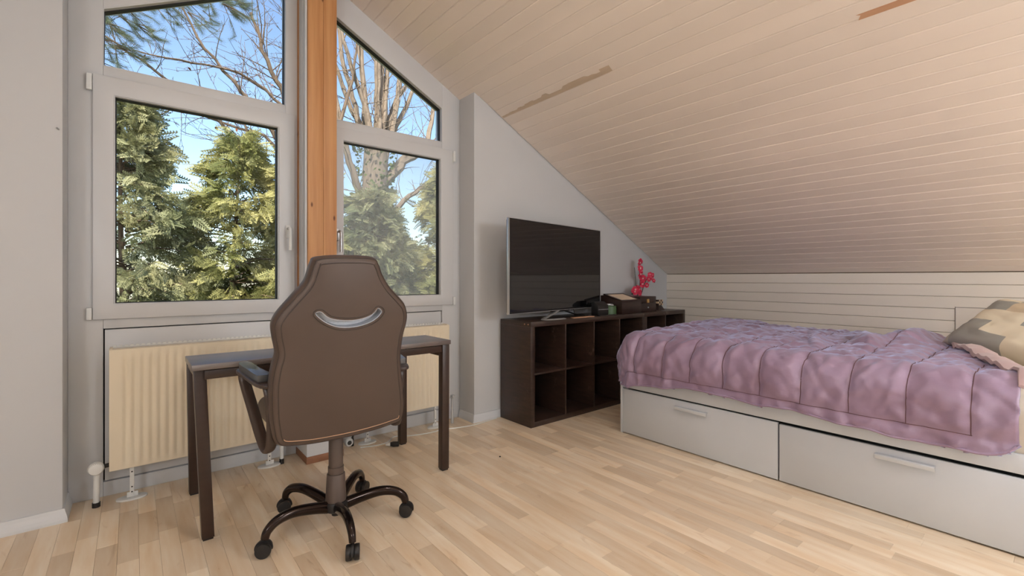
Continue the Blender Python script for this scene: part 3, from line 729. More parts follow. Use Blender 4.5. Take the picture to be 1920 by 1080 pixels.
tvb('stand_neck', M['bezel'], tv, -.10, .14, .0, .03, TB - .012, TB + .02, bevel=.005)
MB().tube(smoothpoly([(.23, .03, TB + .03), (.232, .02, .03), (.236, .015, .004), (.26, .03, .003)], 5, False), .003, 8).build('tv_cable', M['bezel'], tv, smooth=True, local=True)

# ================================================================== THINGS ON THE SHELF
hb = empty('magazine', (2.78, 2.585, ST), 'thin brown folder lying on the shelf under the television', 'folder')
MB().hexa([(2.72, 2.535, ST), (2.97, 2.53, ST), (2.98, 2.58, ST), (2.74, 2.585, ST)], [(2.72, 2.535, ST + .006), (2.97, 2.53, ST + .006), (2.98, 2.58, ST + .006), (2.74, 2.585, ST + .006)]).build('cover', M['bare2'], hb, bevel=.001)
hb.name = 'folder'
tr = tag(MB().hexa([(3.05, 2.535, ST), (3.26, 2.53, ST), (3.27, 2.575, ST), (3.06, 2.58, ST)], [(3.05, 2.535, ST + .009), (3.26, 2.53, ST + .009), (3.27, 2.575, ST + .009), (3.06, 2.58, ST + .009)]).build('tablet', M['screen'], base=(3.18, 2.66, ST), bevel=.002), 'thin dark tablet lying flat in front of the display case', 'tablet')
# sloped display case with lid window
wc = empty('display_case', (3.53, 2.72, ST), 'dark wooden display case with a sloping cream-lined lid', 'case')
X0, X1, Ya, Yb = 3.383, 3.678, 2.567, 2.868
zf, zk, zb = ST + .118, ST + .176, ST + .168
side = [(Ya, ST), (Yb, ST), (Yb, zb), (Yb - .09, zk), (Ya, zf)]
MB().prism([(Ya, ST), (Yb, ST), (Yb, zb - .012), (Yb - .09, zk - .012), (Ya, zf - .012)], YZ, X0, X1).build('case_body', M['darkwood'], wc, bevel=.003)
def lid_pt(u, v, t):      # u along x, v 0..1 front to ridge
    y_ = Ya + v * (Yb - .09 - Ya); z_ = zf - .012 + v * (zk - zf)
    return (u, y_, z_ + t)
rg = [(X0, 0), (X1, 0), (X1, 1), (X0, 1)]; ri = [(X0 + .028, .10), (X1 - .028, .10), (X1 - .028, .9), (X0 + .028, .9)]
MB().ring(rg, ri, lid_pt, .0003, .014).build('lid_frame', M['darkwood'], wc, bevel=.001)
MB().prism(ri, lid_pt, .0003, .011).build('lid_cushion', M['cream_in'], wc)
B('front_moulding', M['darkwood'], wc, X0 - .001, X1 + .001, Ya - .003, Ya, ST + .058, ST + .062, 0)
# small chest with clasp
cs = empty('jewellery_chest', (3.83, 2.7, ST), 'small dark wooden chest with a brass clasp next to the display case', 'chest')
B('chest_body', M['darkwood'], cs, 3.690, 3.955, 2.592, 2.80, ST, ST + .085, .003)
B('chest_lid', M['darkwood'], cs, 3.690, 3.955, 2.592, 2.80, ST + .087, ST + .146, .004)
B('clasp', M['gold'], cs, 3.795, 3.832, 2.586, 2.592, ST + .085, ST + .122, .001)
MB().lathe([(.004, -.012), (.007, -.008), (.007, -.002), (.004, 0)], (3.815, 2.592, ST + .042), 'y', 14).build('drawer_knob', M['silver'], cs, smooth=True)
# wedge-shaped black case in front of the television edge
bcx = empty('glasses_case', (3.28, 2.60, ST), 'black wedge-shaped case standing at the television corner', 'case')
MB().prism([(2.585, ST), (2.665, ST), (2.665, ST + .118), (2.63, ST + .118), (2.585, ST + .085)], YZ, 3.08, 3.22).build('case_shell', M['black_plastic'], bcx, bevel=.006)
MB().prism([(2.583, ST + .05), (2.585, ST + .05), (2.585, ST + .054), (2.583, ST + .054)], YZ, 3.085, 3.215).build('case_seam', M['silver'], bcx)
bcx.location.x += .0
# green tin with a silver watch
gt = tag(MB().lathe([(.058, 0), (.062, .003), (.062, .052), (.060, .056), (.060, .072), (.056, .076), (.02, .077)], (0, 0, 0), 'z', 32).build('round_tin', M['green'], base=(0, 0, 0), smooth=True), 'round green tin in front of the display case', 'tin')
gt.location = (3.305, 2.645, ST)
wt = empty('wrist_watch', (3.305, 2.645, ST + .077), 'silver wrist watch resting on the green tin', 'watch')
MB().tube([(3.305 + .032 * math.cos(a * PI / 12), 2.645 + .026 * math.sin(a * PI / 12), ST + .0845) for a in range(24)], .006, 8, closed=True, flat=(.5, 1.2)).build('watch_band', M['silver'], wt, smooth=True)
MB().lathe([(.016, 0), (.018, .002), (.018, .007), (.015, .009)], (3.305, 2.618, ST + .0775), 'z', 20).build('watch_face', M['silver'], wt, smooth=True)
# chequered trinket on a dark stand
ck = empty('trinket', (4.2, 2.70, ST), 'small chequered trinket on a dark stand at the shelf\'s far end', 'trinket')
MB().hexa([(4.10, 2.66, ST), (4.21, 2.66, ST), (4.21, 2.76, ST), (4.10, 2.76, ST)], [(4.13, 2.68, ST + .045), (4.185, 2.68, ST + .045), (4.185, 2.74, ST + .045), (4.13, 2.74, ST + .045)]).build('stand', M['darkwood'], ck, bevel=.002)
for i in range(4):
    for j in range(3):
        B('chequer', M['cream_in'] if (i + j) % 2 else M['darkwood'], ck, 4.115 + i * .022, 4.137 + i * .022, 2.675, 2.70, ST + .0455 + j * .019, ST + .0645 + j * .019, 0)
# orchid
orc = empty('orchid', (4.03, 2.845, ST), 'artificial orchid with bright red-pink blossoms behind the wooden chest', 'flower')
ox, oy = 4.03, 2.845
MB().lathe([(.028, 0), (.034, .01), (.040, .09), (.043, .095), (.038, .098)], (ox, oy, ST), 'z', 24).build('pot', M['darkwood'], orc, smooth=True)
st1 = smoothpoly([(ox, oy, ST + .09), (ox - .01, oy - .02, ST + .20), (ox - .045, oy - .045, ST + .34), (ox - .075, oy - .05, ST + .44), (ox - .055, oy - .05, ST + .495), (ox - .025, oy - .05, ST + .485)], 5, False)
st2 = smoothpoly([(ox + .01, oy, ST + .09), (ox + .035, oy - .02, ST + .20), (ox + .06, oy - .04, ST + .29), (ox + .11, oy - .045, ST + .345), (ox + .17, oy - .04, ST + .32), (ox + .21, oy - .04, ST + .28)], 5, False)
st3 = smoothpoly([(ox - .01, oy, ST + .09), (ox - .05, oy - .02, ST + .17), (ox - .12, oy - .045, ST + .20), (ox - .19, oy - .05, ST + .165)], 5, False)
for p_ in (st1, st2, st3): MB().tube(p_, .004, 8).build('stem', M['stem'], orc, smooth=True)
MB().tube([(ox - .02, oy, ST + .09), (ox - .115, oy - .03, ST + .43)], .0025, 6).build('support_stick', M['stem'], orc, smooth=True)
def petal_mesh():
    pts = []; fs = []
    for i in range(5):
        a0 = 2 * PI * i / 5 + .3; L_ = .034 if i % 2 else .028; wd = .017
        c, s_ = math.cos(a0), math.sin(a0); b = len(pts)
        row = [(0, 0, 0), (.4, 1, .006), (.75, .85, .004), (1, 0, -.004), (.75, -.85, .004), (.4, -1, .006), (.5, 0, .002)]
        for t, sgn, h in row:
            pts.append((c * t * L_ - s_ * sgn * wd, s_ * t * L_ + c * sgn * wd, h))
        fs += [(b, b + 6, b + 1), (b + 1, b + 6, b + 2), (b + 2, b + 6, b + 3), (b + 3, b + 6, b + 4), (b + 4, b + 6, b + 5), (b + 5, b + 6, b)]
    return pts, fs
rf = random.Random(5)
def bloom(p, sc_, face):
    v_, f_ = petal_mesh(); mb = MB().add(v_, f_)
    q = Vector(face).to_track_quat('Z', 'Y').to_matrix().to_4x4()
    Mx = Matrix.Translation(p) @ q @ Matrix.Rotation(rf.uniform(0, 6), 4, 'Z') @ Matrix.Scale(sc_, 4)
    o = mb.xform(Mx).build('blossom', M['petal'], orc)
    MB().lathe([(.002, 0), (.007, .002), (.006, .008), (.002, .011)], (0, 0, 0), 'z', 8).xform(Mx).build('blossom_centre', M['petal_c'], o, smooth=True)
blooms = []
for k_ in range(9):
    p_ = st1[int(len(st1) * (.30 + .062 * k_))]; blooms.append((Vector(p_) + Vector((rf.uniform(-.02, .02), -.02, rf.uniform(-.012, .012))), rf.uniform(1.0, 1.4) * (1.05 - .04 * k_)))
for k_ in range(7):
    p_ = st2[int(len(st2) * (.34 + .085 * k_))]; blooms.append((Vector(p_) + Vector((rf.uniform(-.016, .016), -.02, rf.uniform(-.014, .014))), rf.uniform(.9, 1.35) * (1.05 - .07 * k_)))
for k_ in range(5):
    p_ = st3[int(len(st3) * (.42 + .125 * k_))]; blooms.append((Vector(p_) + Vector((rf.uniform(-.012, .012), -.025, rf.uniform(-.02, .02))), rf.uniform(1.3, 1.7)))
for p_, s_ in blooms: bloom(p_, s_, (rf.uniform(-.7, .2), -1, rf.uniform(-.3, .4)))
for p_ in (st1[-1], st2[-1], st2[-3], st3[-1], st1[-4]):
    MB().lathe([(.002, -.008), (.007, -.002), (.007, .004), (.002, .010)], Vector(p_) + Vector((0, -.006, 0)), 'z', 8).build('bud', M['stem'], orc, smooth=True)
for a_, l_ in ((-.4, .10), (.5, .11), (2.6, .09)):
    lf = []; n_ = 6
    for i in range(n_ + 1):
        t = i / n_; wd = .022 * math.sin(PI * min(1, .15 + .85 * t)) ** .7 if t < 1 else .001
        r_ = l_ * t; h_ = ST + .098 + .05 * t - .07 * t * t
        c, s_ = math.cos(a_), -abs(math.sin(a_)) * .3
        lf += [(ox + c * r_, oy - .01 + s_ * r_ - wd, h_), (ox + c * r_, oy - .01 + s_ * r_ + wd, h_ + .004)]
    MB().add(lf, [(2 * i, 2 * i + 1, 2 * i + 3, 2 * i + 2) for i in range(n_)]).build('leaf', M['stem'], orc, smooth=True)

# ================================================================== BED
bd = empty('bed', (3.56, 1.03, 0), 'white bed with two long drawers below the mauve quilt', 'bed')
BX0, BX1, BY0, BY1 = 2.70, 4.42, -.03, 2.062
B('end_panel', M['white_lac'], bd, BX0, BX1, BY1 - .020, BY1, 0, .405, .002)
B('end_panel', M['white_lac'], bd, BX0, BX1, BY0, BY0 + .02, 0, .60, .002)
B('front_rail', M['white_lac'], bd, BX0, BX0 + .02, BY0 + .0203, BY1 - .0203, .327, .405, .002)
B('rear_rail', M['white_lac'], bd, BX1 - .02, BX1, BY0 + .0203, BY1 - .0203, .0, .405, .002)
B('slat_board', M['white_lac'], bd, BX0 + .0203, BX1 - .0203, BY0 + .0203, BY1 - .0203, .335, .352, 0)
B('inner_shadow_board', M['dark_gap'], bd, BX0 + .055, BX0 + .065, BY0 + .0203, BY1 - .0203, .0, .33, 0)
for (ya, yb, hy0, hy1) in ((1.018, 2.038, 1.412, 1.625), (-.006, 1.010, .381, .591)):
    dr = B('drawer_front', M['white_lac'], bd, BX0 - .002, BX0 + .016, ya, yb, .008, .317 if ya > .5 else .311, .0015)
    MB().prism([(BX0 - .002, .283), (BX0 - .026, .283), (BX0 - .028, .279), (BX0 - .026, .262), (BX0 - .022, .262), (BX0 - .022, .277), (BX0 - .002, .277)], XZ, hy0, hy1).build('handle', M['white_lac'], dr, bevel=.0012)
mt = tag(MB().box(BX0 + .022, BX1 - .022, BY0 + .022, BY1 - .0225, .3525, .60).build('mattress', M['sheet'], base=(3.56, 1.03, .3525), bevel=.05, seg=5), 'thick mattress in a cream fitted sheet on the white bed', 'mattress')
# sheet corner poking out at the foot
# ------------------------------------------------ quilt
RQ = .17; TOPZ = .712
IX0, IX1, IY1 = 2.662 + RQ, 4.45 - RQ, 2.118 - RQ
SEAMY = [1.92, 1.705, 1.511, 1.31, 1.102, .897, .688, .476, .269]
def hem_len(y):       # cloth length below the core edge at position y along the front
    zs_ = [(2.2, .350), (2.04, .345), (1.8, .385), (1.53, .415), (.9, .405), (.475, .388), (.15, .375), (0, .37)]
    for (a, za), (b, zb_) in zip(zs_[:-1], zs_[1:]):
        if b <= y <= a: z_ = zb_ + (za - zb_) * (y - b) / (a - b); break
    else: z_ = .37
    z_ += .016 * noise.noise(Vector((y * 5.0, 2.2, 0))) + .006 * noise.noise(Vector((y * 14, 7.2, 0)))
    if y < .27: z_ += .10 * (1 - math.sqrt(max(0, 1 - ((.27 - y) / .14) ** 2))) if y > .13 else .10
    return RQ * PI / 2 + (TOPZ - RQ - z_)
def head_edge(a):     # y of the cloth's head end at cross position a
    if a < IX0: return .135
    t = min(1, (a - IX0) / 1.25); return .135 + .40 * t ** .85
def quilt_height(xx, yy):
    n1 = noise.noise(Vector((xx * 3.1, yy * 3.1, .3))); n2 = noise.noise(Vector((xx * 8, yy * 8, 4.1))); n3 = noise.noise(Vector((xx * 19 + n1 * 2, yy * 15, 1.7)))
    return .012 * n1 + .008 * n2 + .0045 * n3
QIN = []
def drape():
    NA, NB = 190, 210
    A0 = IX0 - .62; A1 = IX1 + .30; B1 = IY1 + .66
    vs = []; QIN.clear()
    aa = [A0 + (A1 - A0) * i / (NA - 1) for i in range(NA)]
    keep = []
    for i in range(NA):
        a = aa[i]
        for j in range(NB):
            v = j / (NB - 1); he = head_edge(a); b = B1 + (he - B1) * v
            ea = max(IX0 - a, 0) if a < IX0 else -max(a - IX1, 0)
            eb = max(b - IY1, 0)
            t = math.hypot(ea, eb)
            bx = min(max(a, IX0), IX1); by = min(b, IY1)
            if t > 1e-6: nx, ny = -ea / t, eb / t
            else: nx = ny = 0
            lim = hem_len(by if eb < .02 else min(2.15, by + .1))
            tc = min(t, lim)
            if tc < RQ * PI / 2:
                q = tc / RQ; off = RQ * math.sin(q); dz = RQ * (1 - math.cos(q)); on, oz = math.sin(q), math.cos(q)
            else:
                off = RQ; dz = RQ + (tc - RQ * PI / 2); on, oz = 1, 0
            x_, y_, z_ = bx + nx * off, by + ny * off, TOPZ - dz
            # crown of the bed: higher near the foot middle, slightly lower at the far side
            if oz > 0:
                z_ += oz * (.028 * math.exp(-((bx - 3.65) / .5) ** 2 - ((by - 1.9) / .45) ** 2) - .03 * max(0, (bx - 3.6) / .8) * (by < 1.7) - .018 * max(0, 1 - by / 1.6))
                z_ += oz * .085 * math.exp(-((bx - 3.85) / .34) ** 2 - ((by - .66 + .12 * (bx - 3.85)) / .10) ** 2)
                z_ += oz * .05 * math.exp(-((bx - 3.55) / .22) ** 2 - ((by - .83 - .3 * (bx - 3.55)) / .05) ** 2)
                z_ += oz * .035 * math.exp(-((bx - 3.3) / .3) ** 2 - ((by - 1.02 - .3 * (bx - 3.3)) / .045) ** 2)
            # quilting: puffed between the seams
            ds = min(abs(b - s_) for s_ in SEAMY)
            rows = [IX0 - .36, IX0 + .06, IX0 + .46, IX0 + .86, IX0 + 1.26]
            dr = min(abs(a - r_) for r_ in rows)
            if a < rows[0]: ds = 1
            if b > IY1 + .3: ds = 1; 
            d = min(ds, dr)
            puff = .015 * (1 - math.exp(-d / .016)) - .008
            # loose hem ripples
            hemr = 0
            if tc > RQ * PI / 2: hemr = .014 * noise.noise(Vector((b * 6.5 + a * 2, a * 2.5, 3.3))) * min(1, (tc - RQ * 1.57) / .12) + .010 * noise.noise(Vector((b * 17, a * 5, 1.3)))
            if eb > ea and eb > .2: hemr = .010 * math.sin(a * 24)
            h = puff + quilt_height(a, b) + hemr
            h += .008 * noise.noise(Vector((a * 10 + b * 13, b * 3 - a * 5, 9))) + .006 * noise.noise(Vector((a * 16 - b * 22, b * 6 + a * 4, 2.5))) + .003 * noise.noise(Vector((a * 40 + b * 30, b * 18, 5)))
            w1 = noise.noise(Vector((a * 2.2, b * 2.2, 7.7)))
            cr1 = abs(noise.noise(Vector((a * 4.5 + b * 6.5 + w1 * 1.5, b * 2.0 - a * 3.0, 3.9)))); cr2 = abs(noise.noise(Vector((a * 7.0 - b * 10.5 + w1 * 2, b * 4.0 + a * 4.0, 8.4))))
            h += .010 * (.30 - min(cr1, .30)) / .30 * (.4 + .6 * abs(w1) * 2) * (1 if d > .02 else .4) - .007 * (.22 - min(cr2, .22)) / .22
            QIN.append(t <= lim)
            vs.append((x_ + nx * on * h, y_ + ny * on * h, z_ + oz * h))
    fs = [(i * NB + j, i * NB + j + 1, (i + 1) * NB + j + 1, (i + 1) * NB + j) for i in range(NA - 1) for j in range(NB - 1)]
    return vs, fs, aa, NB
qv, qf, qaa, QNB = drape()
# drop faces that collapsed under the hem
def area(f):
    p = [Vector(qv[i]) for i in f]; return (p[2] - p[0]).cross(p[3] - p[1]).length
qf = [f for f in qf if area(f) > 4e-6 and any(QIN[i] for i in f)]
qr = empty('quilt', (3.5, 1.1, .61), 'rumpled mauve quilted bedspread hanging over the white bed', 'quilt')
qo = MB().add(qv, qf).build('cover', M['duvet'], qr, smooth=True)
bm = bmesh.new(); bm.from_mesh(qo.data); bmesh.ops.delete(bm, geom=[v for v in bm.verts if not v.link_faces], context='VERTS')
if sum(f.normal.z for f in bm.faces) < 0: bmesh.ops.reverse_faces(bm, faces=bm.faces)
bm.to_mesh(qo.data); bm.free()
qo.data.polygons.foreach_set('use_smooth', [True] * len(qo.data.polygons)); qo.data.set_sharp_from_angle(angle=math.radians(180))
sm = qo.modifiers.new('solid', 'SOLIDIFY'); sm.thickness = .012; sm.offset = -1
# rolled hem along the front
hem_pts = []
for j in range(QNB):
    for i in range(1, len(qaa)):
        if QIN[i * QNB + j]:
            if qaa[i] < IX0 - .2 and qv[(i - 1) * QNB + j][0] < IX0 - RQ + .04: hem_pts.append(qv[(i - 1) * QNB + j])
            break
hp = [tuple(sum((Vector(hem_pts[max(0, min(len(hem_pts) - 1, k_ + d))]) for d in (-2, -1, 0, 1, 2)), Vector()) / 5) for k_ in range(len(hem_pts))]
MB().tube(hp, .0055, 6).build('hem', M['duvet'], qr, smooth=True)
# seam threads follow the cloth
def cloth(a, b):
    i = min(range(len(qaa)), key=lambda k_: abs(qaa[k_] - a)); col = qv[i * QNB:(i + 1) * QNB]
    he = head_edge(qaa[i]); B1 = IY1 + .66; v = (b - B1) / (he - B1); f = v * (QNB - 1)
    j = int(max(0, min(QNB - 2, f))); t = f - j
    return Vector(col[j]) * (1 - t) + Vector(col[j + 1]) * t
for s_ in SEAMY:
    pts = []
    for i in range(0, len(qaa), 1):
        a = qaa[i]
        if IX0 - .36 <= a <= IX1 and head_edge(a) < s_ - .02: pts.append(cloth(a, s_) + Vector((0, 0, .0)))
    if len(pts) > 4: MB().tube(pts, .0019, 5).build('seam', M['duvet_seam'], qr)
for rr_ in (IX0 - .36, IX0 + .06, IX0 + .46, IX0 + .86):
    pts = []; n_ = 150
    for k_ in range(n_):
        b = 2.03 + (head_edge(rr_) + .13 - 2.03) * k_ / (n_ - 1); pts.append(cloth(rr_, b))
    MB().tube(pts, .0019, 5).build('seam', M['duvet_seam'], qr)
# turned-back head edge showing the paler underside
edge = []
for i in range(len(qaa)):
    a = qaa[i]
    if IX0 - .12 < a < IX0 + 1.22: edge.append(Vector(qv[i * QNB + QNB - 1]))
edge = edge[::3]
vs = []; prof = [(0, .0), (-.02, .014), (-.012, .030), (.02, .036), (.055, .030), (.085, .012), (.088, -.012), (.05, -.02)]
for k_, p_ in enumerate(edge):
    t = (edge[min(k_ + 1, len(edge) - 1)] - edge[max(k_ - 1, 0)]).normalized(); nn = Vector((-t.y, t.x, 0)); nn = nn.normalized() if nn.length > .01 else Vector((0, -1, 0))
    if nn.y > 0: nn = -nn
    tp = math.sin(PI * (k_ + .5) / len(edge)) ** .4
    for u, h_ in prof: vs.append(p_ + nn * u * tp + Vector((0, 0, h_ * tp + .006 * math.sin(k_ * .7) * (h_ > 0))))
m_ = len(prof); fs = [(i * m_ + k_, i * m_ + (k_ + 1) % m_, (i + 1) * m_ + (k_ + 1) % m_, (i + 1) * m_ + k_) for i in range(len(edge) - 1) for k_ in range(m_)]
fs += [tuple(range(m_)), tuple((len(edge) - 1) * m_ + k_ for k_ in range(m_ - 1, -1, -1))]
MB().add(vs, fs).build('turned_back_edge', M['duvet_under'], qr, smooth=True)
# ------------------------------------------------ pillow
def pillow(name, loc, rot, sx, sy, th, mat, label):
    N = 44; vs = []; 
    for sgn in (1, -1):
        for i in range(N + 1):
            for j in range(N + 1):
                u, v = 2 * i / N - 1, 2 * j / N - 1
                e = max(0, (1 - u ** 4)) * max(0, (1 - v ** 4)); h = th * e ** .42
                pinch = 1 - .07 * (1 - abs(u) ** 2) * abs(v) ** 3; pinch2 = 1 - .07 * (1 - abs(v) ** 2) * abs(u) ** 3
                wv = .010 * noise.noise(Vector((u * 3.2, v * 3.2, sgn * 5))) * e ** .3 + .006 * noise.noise(Vector((u * 8, v * 6, sgn))) * e ** .3
                vs.append((u * sx * pinch2, v * sy * pinch, sgn * (h + wv)))
    n = N + 1; fs = []
    for s_ in (0, 1):
        o = s_ * n * n
        for i in range(N):
            for j in range(N):
                q = (o + i * n + j, o + (i + 1) * n + j, o + (i + 1) * n + j + 1, o + i * n + j + 1); fs.append(q if s_ == 0 else q[::-1])
    o = MB().add(vs, fs).build(name, mat, None, smooth=True, base=(0, 0, 0))
    bm = bmesh.new(); bm.from_mesh(o.data); bmesh.ops.remove_doubles(bm, verts=bm.verts, dist=.0005); bmesh.ops.recalc_face_normals(bm, faces=bm.faces); bm.to_mesh(o.data); bm.free()
    o.data.polygons.foreach_set('use_smooth', [True] * len(o.data.polygons)); o.data.set_sharp_from_angle(angle=math.radians(180))
    o.location = loc; o.rotation_euler = rot
    return tag(o, label, 'pillow')
pw = pillow('pillow', (3.74, .125, .795), (0, 0, 0), .33, .215, .085, M['pillow'], 'cream and grey patchwork pillow propped at the head of the bed')
_x = Vector((-.55, -.82, -.13)).normalized(); _y = Vector((.73, -.33, .6)); _y = (_y - _x * _y.dot(_x)).normalized(); _n = _x.cross(_y)
pw.rotation_euler = Matrix((_x, _y, _n)).transposed().to_euler()

# ================================================================== LAMPS: ridge globe, and two added fill lamps out of view
def lamp_mat(nm, col, st):
    m = bpy.data.materials.new(nm); m.use_nodes = True
    p = m.node_tree.nodes['Principled BSDF']; p.inputs['Emission Color'].default_value = (*col, 1); p.inputs['Emission Strength'].default_value = st
    return m
M['globe'] = lamp_mat('lamp_globe', (.94, .97, 1), 200.0)
M['fill_lantern'] = lamp_mat('paper_fill_lamp', (.89, .945, 1), 25.0)
lp = empty('ceiling_lamp', (XC, .45, 2.96), 'small white globe lamp fixed under the ridge', 'lamp')
MB().lathe([(.01, .05), (.035, .04), (.05, 0), (.035, -.04), (.01, -.05)], (XC, .45, 2.99), 'z', 20).build('globe', M['globe'], lp, smooth=True)
MB().lathe([(.05, 0), (.045, .03)], (XC, .45, 3.045), 'z', 20).build('rose', M['trim'], lp, smooth=True)
for lx, ly, lz, nm in ((-1.7, -1.0, 1.70, 'added paper fill lamp, out of view, hanging low on the side of the room facing the bed'), (2.39, -1.8, 1.72, 'added paper fill lamp, out of view, hanging over the floor beyond the head of the bed')):
    ll = empty('paper_fill_lamp', (lx, ly, lz), nm, 'lamp')  # unseen lamp, added only to brighten the room
    MB().lathe([(.05, .29), (.16, .25), (.26, .13), (.30, 0), (.26, -.13), (.16, -.25), (.05, -.29)], (lx, ly, lz), 'z', 28).build('shade', M['fill_lantern'], ll, smooth=True)
    MB().tube([(lx, ly, lz + .29), (lx, ly, zc(lx) - .002)], .004, 8).build('cord', M['fill_lamp_cord'], ll)
tag(MB().lathe([(.002, 0), (.006, .002), (.005, .005), (.001, .007)], (0, 0, 0), 'z', 7).build('crumb', M['gasket'], base=(0, 0, 0)), 'tiny dark crumb lying on the open floor before the cube shelf', 'crumb').location = (1.746, 2.24, 0)
# nail in the gable wall
tag(MB().tube([(-.262, WY - .012, 1.775), (-.255, WY + .0, 1.768)], .003, 8).build('wall_nail', M['silver'], base=(-.255, WY, 1.77)), 'tiny nail sticking out of the left wall beside the window', 'nail')

# ================================================================== OUTSIDE
GZ = -2.9
MB().box(-40, 60, 3.5, 70, GZ - .3, GZ).build('ground', M['grass'], kind='structure')
def np_mesh(name, V, Q, mat, parent):
    me = bpy.data.meshes.new(name); V = np.asarray(V, np.float32); Q = np.asarray(Q, np.int32); k_ = Q.shape[1]
    off = BASE[parent.name]; V = V - np.array(off, np.float32)
    me.vertices.add(len(V)); me.vertices.foreach_set('co', V.ravel())
    me.loops.add(Q.size); me.loops.foreach_set('vertex_index', Q.ravel())
    me.polygons.add(len(Q)); me.polygons.foreach_set('loop_start', np.arange(0, Q.size, k_, dtype=np.int32))
    me.update(calc_edges=True); me.materials.append(mat)
    o = bpy.data.objects.new(name, me); COL.objects.link(o); o.parent = parent; BASE[o.name] = off
    return o
def instance(T, Q, P, X_, Z_, S_):
    """place template T (n,3) at points P with x axis X_, approximate normal Z_, scale S_"""
    X_ = X_ / np.linalg.norm(X_, axis=1, keepdims=True); Y_ = np.cross(Z_, X_); Y_ /= np.linalg.norm(Y_, axis=1, keepdims=True) + 1e-9
    Zz = np.cross(X_, Y_); M3 = np.stack([X_, Y_, Zz], axis=2) * S_[:, None, None]
    V = np.einsum('nij,kj->nki', M3, T) + P[:, None, :]
    n = len(T); QQ = Q[None] + (np.arange(len(P)) * n)[:, None, None]
    return V.reshape(-1, 3), QQ.reshape(-1, Q.shape[1])
def rhombs(segs, droop):
    V = []; Q = []
    for (x0, y0, x1, y1, wd) in segs:
        dx, dy = x1 - x0, y1 - y0; L_ = math.hypot(dx, dy); nx, ny = -dy / L_ * wd, dx / L_ * wd
        for (x, y) in ((x0, y0), (x0 + dx * .55 + nx, y0 + dy * .55 + ny), (x1, y1), (x0 + dx * .55 - nx, y0 + dy * .55 - ny)):
            V.append((x, y, -droop * (x * x + .8 * y * y)))
        b = len(V) - 4; Q.append((b, b + 1, b + 2, b + 3))
    return np.array(V), np.array(Q)
def thuja_template():
    segs = [(0, 0, .26, 0, .005)]
    for i in range(7):
        for sg in (1, -1):
            t = .03 + .031 * i + (.012 if sg < 0 else 0); L_ = .105 * (1 - .085 * i); a = math.radians(42) * sg
            ex, ey = t + L_ * math.cos(a), L_ * math.sin(a); segs.append((t, 0, ex, ey, .0075))
            for f, da in ((.35, 26), (.62, -26), (.5, 30)):
                bx, by = t + L_ * f * math.cos(a), L_ * f * math.sin(a); a2 = a + math.radians(da); l2 = L_ * .42
                segs.append((bx, by, bx + l2 * math.cos(a2), by + l2 * math.sin(a2), .006))
    return rhombs(segs, 1.2)
TT, TQ = thuja_template()
def thuja(loc, H, Rm, nb, label, seed, mat='thuja', zlow=-1.2):
    rs = np.random.RandomState(seed); rr_ = random.Random(seed)
    root = empty('thuja', (loc[0], loc[1], GZ), label, 'tree', 'thujas outside the windows')
    bx, by = loc
    # trunk and boughs
    tr_ = MB(); hgt = H - GZ
    lean = rr_.uniform(-.15, .15)
    trunk = [(bx + lean * t + .04 * math.sin(5 * t + seed), by, GZ + hgt * t) for t in np.linspace(0, .97, 14)]
    tr_.tube(trunk, [.075 * (1 - .85 * t) for t in np.linspace(0, 1, 14)], 7); tr_.build('trunk', M['bark2'], root, smooth=True)
    P = []; X_ = []; Z_ = []; S_ = []; boughs = MB()
    for b in range(nb):
        z = zlow + (H - zlow) * rr_.random() ** 1.05; k_ = (z - zlow) / (H - zlow)
        rad = Rm * (1 - k_ ** 1.6) * (.75 + .4 * rr_.random()) + .12
        a = rr_.uniform(0, 2 * PI); c, s_ = math.cos(a), math.sin(a)
        up_ = rr_.uniform(.15, .55); cx_ = bx + lean * (z - GZ) / hgt
        path = [Vector((cx_ + c * rad * t, by + s_ * rad * t, z + up_ * rad * t - .28 * rad * t * t)) for t in (0, .35, .7, 1)]
        boughs.tube(path, [.012, .009, .006, .003], 4)
        for q in range(17):
            t = .28 + .74 * rr_.random() ** .75
            base = path[0].lerp(path[3], min(t, 1)) + Vector((0, 0, up_ * .1 * rad))
            base += Vector((rr_.gauss(0, .06), rr_.gauss(0, .06), rr_.gauss(0, .05)))
            d = Vector((c + rr_.gauss(0, .55), s_ + rr_.gauss(0, .55), rr_.gauss(-.12, .42)))
            P.append(base); X_.append(d); Z_.append((rr_.gauss(0, .6) - s_ * .5, rr_.gauss(0, .6) + c * .5, rr_.gauss(.45, .4))); S_.append(rr_.uniform(.55, 1.1))
    boughs.build('boughs', M['bark2'], root)
    V, Q = instance(TT, TQ, np.array([tuple(p) for p in P]), np.array([tuple(p) for p in X_]), np.array(Z_), np.array(S_))
    np_mesh('foliage', V, Q, M[mat], root)['kind'] = 'stuff'
    return root
thuja((.02, 7.0), 3.12, 1.25, 250, 'tall olive-green thuja seen through the clear pane\'s side nearest the plain wall', 1, 'thuja2')
thuja((.95, 7.0), 2.95, .95, 190, 'low yellow-green thuja in the middle of the clear pane', 2, 'thuja')
thuja((1.95, 6.9), 2.95, .70, 210, 'yellow-green thuja seen next to the wooden post', 3, 'thuja')
thuja((2.9, 6.8), 2.4, .9, 210, 'thuja seen through the misted pane beside the post', 4, 'thuja2')
thuja((4.15, 6.8), 3.0, 1.05, 250, 'thuja seen through the misted pane farthest from the post', 5, 'thuja')

